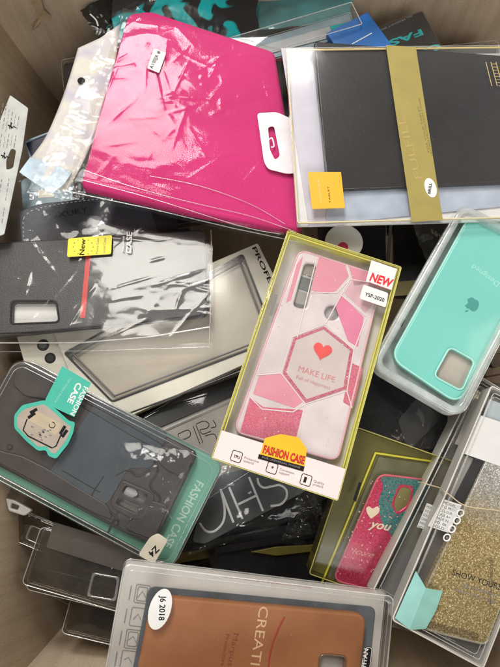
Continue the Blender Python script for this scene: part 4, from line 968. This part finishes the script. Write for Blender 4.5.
hexp('pink_shape', [(349, 266), (374, 274), (379, 281), (354, 286), (352, 277)], P1)
hexp('pink_shape', [(341, 295), (364, 317), (358, 347), (348, 341), (336, 308)], P2)
hexp('pink_shape', [(352, 281), (378, 284), (374, 303), (366, 313), (344, 293)], solid('faint_pink_print', (0.66, 0.40, 0.44), .3))
hexp('pink_shape', [(297, 264), (303, 256), (302, 262), (291, 300), (286, 303)], P1)
hexp('glitter_shape', [(352, 363), (363, 368), (353, 408), (343, 402)], PG)
hexp('pink_shape', [(259, 376), (283, 373.6), (304, 401), (294, 408), (253, 394)], P1)
hexp('glitter_shape', [(250, 397), (263, 407), (303, 410), (294, 446), (240, 432)], PG)
HX = [(324, 326.6), (352.8, 349.6), (345.6, 389), (305.8, 402.4), (283, 372.7), (294, 338)]
ho_ = it.qs(HX, z1); ho_ = ho_ if area2(ho_) > 0 else ho_[::-1]
plate('hexagon_face', inset(ho_, .4), zc, z1+.1, solid('hexagon_ivory', (0.60, 0.50, 0.47), .3, var=.05), pc)
plate('hexagon_border', inset(ho_, -.2), z1+.1, z1+.35, glitter('hex_glitter', [(0.55, 0.08, 0.16), (0.68, 0.14, 0.22), (0.75, 0.3, 0.36)], scale=1300, amount=.4), pc, .05, holes=[inset(ho_, 2.2)])
for ln in ([(317, 257), (297, 338)], [(347, 265), (350, 279), (326, 323)], [(350, 279), (384, 285)], [(340, 294), (366, 316)], [(354, 350), (347, 391), (305, 404), (281, 373), (292, 337), (325, 324), (354, 350)], [(281, 373), (257, 375)], [(305, 404), (293, 412), (262, 409), (249, 396)], [(305, 404), (297, 446)], [(354, 350), (366, 318)], [(347, 391), (352, 408)], [(311, 292), (337, 293), (350, 279)]):
    it.stroke('white_line', ln, .9, z1+.25, M['pinkcard'], parent=pc, h=.12)
hc = (322.3, 351)
heart = []
A2 = it.q(322.3, 351, z1); dirx = Vector(it.q(334, 354.3, z1))-Vector(A2); ax = dirx.normalized(); ay = Vector((-ax.y, ax.x))
for i in range(36):
    t = 2*math.pi*i/36; hx = 16*math.sin(t)**3; hy = 13*math.cos(t)-5*math.cos(2*t)-2*math.cos(3*t)-math.cos(4*t)
    heart.append(tuple(Vector(A2)+ax*hx*.50+ay*(hy*.52)))
plate('red_heart', heart[::-1], z1+.1, z1+.6, solid('coral_heart', (0.78, 0.06, 0.06), .35), pc, .15)
it.text('case_text', 'MAKE LIFE', (298, 371), (334, 382.5), z1+.3, solid('rose_text', (0.62, 0.20, 0.22), .4), hscale=5.0, parent=pc)
it.text('case_text', 'Full of Happiness', (296, 378.5), (330, 389.5), z1+.3, solid('rose_text2', (0.55, 0.25, 0.25), .4), hscale=3.0, parent=pc)
rs = random.Random(4); obs = []
for k in range(50):
    u, v = rs.random(), rs.random(); x = 299+(84*u)-(66-18*u)*v; y = 252+24*u+180*v
    obs.append(plate('g', ell(*it.q(x, y, z1), .3+.4*rs.random(), .3+.4*rs.random(), n=6), z1+.25, z1+.4, M['pinkcard'], pc))
join_meshes('sparkles', obs, pc)
it.plate('side_slot', [(275, 294), (278, 295), (272, 316), (269, 315)], 11.9, 12.1, M['greyink'], bevel=.05)
zl = T+.12
shell('clear_lid', out, 1, T, .8, film('reflection_haze_lid', base=.04, edge=.7, haze=.05, hcol=(.8, .80, .76), bump=.12, bscale=18), it.root)  # lid reflection put in as pale diffuse haze
it.rim('lid_edge', 1.5, T-.35, solid('yellow_fold', (0.62, 0.58, 0.16), .3), rad=.4)
bandp = [it.q(222.5, 430.5, zl), it.q(348.5, 470, zl)]
bl = (-it.w/2+.6, -it.h/2+.6); br = (it.w/2-.6, -it.h/2+.6)
plate('bottom_band', [bl, br, (br[0], bandp[1][1]), (bl[0], bandp[0][1])], zl-.05, zl+.1, M['pinkcard'], it.root)
zb = zl+.15
bc = [(260, 454.5), (265, 438), (281, 434), (299, 437.5), (307, 449), (304.5, 468)]
bdg = it.plate('fashion_badge', bc, zb, zb+.25, M['amber'], r=1, bevel=.05)
it.plate('badge_strip', [(259, 454), (304.5, 466.5), (303.5, 471.5), (257.8, 458.5)], zb+.05, zb+.35, M['ink'])
it.text('badge_title', 'FASHION CASE', (262.5, 452.5), (303.8, 464.2), zb+.4, M['ink'], hscale=5.9, bold=.045)
it.text('badge_title', 'FASHION CASE', (262.8, 452.4), (303.5, 463.9), zb+.5, M['red'], hscale=5.7, bold=.015)
it.text('strip_text', 'FOR UNIVERSAL PHONE', (262, 458), (300, 468.6), zb+.5, M['paleink'], hscale=1.5)
for (cxx, cyy), tx, (l1, l2) in (((236.5, 456.5), 'TPU', ('Protective', 'material')), ((272, 468), '+', ('Convenient', 'support')), ((306, 480), '', ('Quality', 'products'))):
    c_ = it.q(cxx, cyy, zb); sq = [(c_[0]+a*4.1, c_[1]+b_*4.1) for a, b_ in ((-1, -1), (1, -1), (1, 1), (-1, 1))]
    ic = tube('feature_icon', [(x, y, zb+.1) for x, y in round_poly(sq, 1.6)], .3, M['ink'], it.root, True, flat=.3)
    if tx: it.text('icon_text', tx, (cxx-3.2 if len(tx) > 1 else cxx-1.2, cyy+.8), (cxx+3 if len(tx) > 1 else cxx+1.2, cyy+2.6 if len(tx) > 1 else cyy+1.6), zb+.15, M['ink'], hscale=2.2 if len(tx) > 1 else 3, bold=.03)
    else: plate('icon_fill', [(c_[0]-1.8, c_[1]-2.2), (c_[0]+.4, c_[1]-2.2), (c_[0]+.4, c_[1]+2.2), (c_[0]-1.8, c_[1]+2.2)], zb, zb+.12, M['ink'], it.root)
    it.text('feature_text', l1, (cxx+7.5, cyy+2), (cxx+22 if len(l1) > 8 else cxx+18, cyy+(6.6 if len(l1) > 8 else 5.2)), zb+.15, M['greyink'], hscale=1.9)
    it.text('feature_text', l2, (cxx+6.8, cyy+5.2), (cxx+17, cyy+8.2), zb+.15, M['greyink'], hscale=1.9)
it.plate('new_sticker', [(371.5, 260), (397, 269), (391.5, 290), (366, 281)], zl, zl+.2, M['white'], bevel=.05)
it.text('new_text', 'NEW', (369.2, 280), (392, 287.6), zl+.35, M['red'], hscale=7.4, bold=.04, shear=.15)
it.text('new_small', 'Phone Case Series', (369, 283), (389, 290), zl+.35, M['red'], hscale=1.3)
it.plate('code_sticker', [(363.5, 284.5), (388.5, 293), (386, 307.5), (359.5, 298.5)], zl+.05, zl+.3, M['white'], r=2, bevel=.05)
it.text('code_text', 'YSP-2020', (364.5, 295.5), (384, 302), zl+.4, M['ink'], hscale=3.3, bold=.02)
it.text('faint_top_text', 'Fashion phone case', (297, 241), (330, 252), T-1.2, M['paleink'], hscale=1.8)

# M: tan leather case at the bottom
it = Item('tan_leather_package', 'clear package with tan leather case reading CREATIVE at bottom edge', 'phone case', [(131, 568), (400, 593), (376, 745), (88, 724)], 0.006, 18, w_tilt=1.0)
T = it.T
plate('backing_card', it.rect(.8, 3), 0, 1.2, solid('warm_white_liner', (0.52, 0.49, 0.45), .5, var=.05), it.root, .3)
rec = [(149, 586), (376, 607), (362, 745), (122, 722)]
it.plate('recess_shade', rec, 1.3, 2.2, solid('blue_grey_shade', (0.10, 0.115, 0.13), .4, var=.3, vscale=35), r=6, bevel=.2)  # shadow around the case, put in as a dark blue-grey plate
def leather():
    m, nt, n, l = new_mat('tan_leather'); b = N(nt, 'ShaderNodeBsdfPrincipled', Roughness=.5); co = coords(nt)
    t = N(nt, 'ShaderNodeTexNoise', Scale=28.0, Detail=6.0); l.new(co, t.inputs['Vector'])
    l.new(ramp(nt, t.outputs[0], [(.3, (0.27, 0.095, 0.028)), (.7, (0.35, 0.135, 0.045))]), b.inputs['Base Color'])
    v = N(nt, 'ShaderNodeTexVoronoi', Scale=900.0); l.new(co, v.inputs['Vector'])
    bp = N(nt, 'ShaderNodeBump', Strength=.25, Distance=.0003); l.new(v.outputs[0], bp.inputs['Height']); l.new(bp.outputs[0], b.inputs['Normal']); out_to(nt, b.outputs[0]); return m
ch = [(321, 655), (346, 657), (343, 690), (316, 688)]
lc = it.plate('phone_case', [(152, 596), (367, 615), (354, 735), (128, 716)], 2.3, 12, leather(), r=9, bevel=1.8, holes=[ch], hr=3.5)
tube('camera_bezel', [(x, y, 11.8) for x, y in inset(round_poly(it.qs(ch, 12), 3.5), -.4)], .7, solid('bronze_bezel', (0.22, 0.15, 0.10), .25, metal=.6), lc, True)
it.plate('case_inside', [(316, 650), (350, 652), (346, 694), (312, 692)], 2.4, 6, solid('grey_inside', (0.35, 0.33, 0.31), .4), bevel=.2, parent=lc)
it.text('case_title', 'CREATIVE', (259.5, 606), (247, 686), 12.1, solid('pale_tan_ink', (0.66, 0.42, 0.24), .5), hscale=7.5, parent=lc)
M['brownink'] = solid('brown_ink', (0.17, 0.05, 0.016), .5, var=0)
it.text('case_subtitle', 'Marpusiu', (234, 633), (226, 674), 12.1, M['brownink'], hscale=4, parent=lc)
it.text('case_subtitle', 'Protective case', (226, 634), (218, 682), 12.1, M['brownink'], hscale=3, parent=lc)
it.stroke('red_curve', smoothpath([(284.5, 617), (278, 630), (272, 646), (269, 662), (268, 680)]), 1.5, 12.1, M['darkred'], parent=lc, h=.25)
shell('clear_lid', it.rect(0, 5), 1, T, 2.0, M['lid_clean'], it.root)
it.rim('lid_edge', 5, T-.6, M['rim'], i=.5, rad=.6); it.rim('lid_step', 4, T-.2, M['rimfaint'], i=4, rad=.35); it.rim('foot_edge', 5, 1.2, M['rimfaint'], rad=.5)
zt = T+.15
plate('oval_sticker', ell(*it.q(160, 609, zt), 8.0, 14.5, rot=math.radians(-8)), zt, zt+.25, M['white'], it.root, .08)
it.text('sticker_text', 'J6 2018', (160.5, 595.5), (158.5, 620.5), zt+.35, M['ink'], hscale=4.2, bold=.02)
for k, (x, y) in enumerate(((142, 594), (137.5, 617), (132.5, 639), (128, 660))):
    c_ = it.q(x, y, 1.3+.2)
    s_ = 6.5
    for q in (0, 1):
        o = [(c_[0]-s_*.8+q*1.6, c_[1]-s_+q*1.6), (c_[0]+s_*.8-q*1.6, c_[1]-s_+q*1.6), (c_[0]+s_*.8-q*1.6, c_[1]+s_-q*1.6), (c_[0]-s_*.8+q*1.6, c_[1]+s_-q*1.6)]
        if q == 0 or k % 2 == 0: tube('line_icon', [(a, b_, 1.6) for a, b_ in round_poly(o, 1.2)], .28, M['paleink'], it.root, True, flat=.3)
    tube('line_icon', [(c_[0]-3, c_[1]-3+k, 1.6), (c_[0], c_[1]+2, 1.6), (c_[0]+3, c_[1]-2, 1.6)], .28, M['paleink'], it.root, flat=.3)
    tube('line_icon', [(c_[0]-9, c_[1]-5, 1.6), (c_[0]-9, c_[1]+5, 1.6)], .35, M['paleink'], it.root, flat=.3)
it.text('fine_print', 'For your mobile phone protective shell case', (222, 577), (312, 588), 1.6, M['darkred'], hscale=1.6)
plate('logo_oval', round_poly([tuple(Vector(it.q(*p, zt))) for p in ((365, 646), (373, 647), (370, 672), (362, 671))], 3), zt, zt+.3, M['ink'], it.root, .05)
tube('logo_ring', [(x, y, zt+.35) for x, y in inset(round_poly([tuple(Vector(it.q(*p, zt))) for p in ((365, 646), (373, 647), (370, 672), (362, 671))], 3), .7)], .22, M['whiteink'], it.root, True, flat=.4)
it.text('logo_text', 'TITAN', (365.5, 669), (368.5, 649), zt+.4, M['whiteink'], hscale=3.4, bold=.02)

# members of one kind share a group
for stem, phrase in (('phone_case_carton', 'plain black phone case cartons in the box'), ('black_gold_carton', 'black cartons with gold trim'), ('empty_tray', 'empty clear plastic trays at lower left'),
                     ('long_tray', 'white trays held by the rubber band'), ('crumpled_bag', 'loose crumpled clear bags'), ('teal_bag', 'teal plastic bags along the back panel')):
    for o in C.objects:
        if o.parent is None and o.name.split('.')[0] == stem: o['group'] = phrase
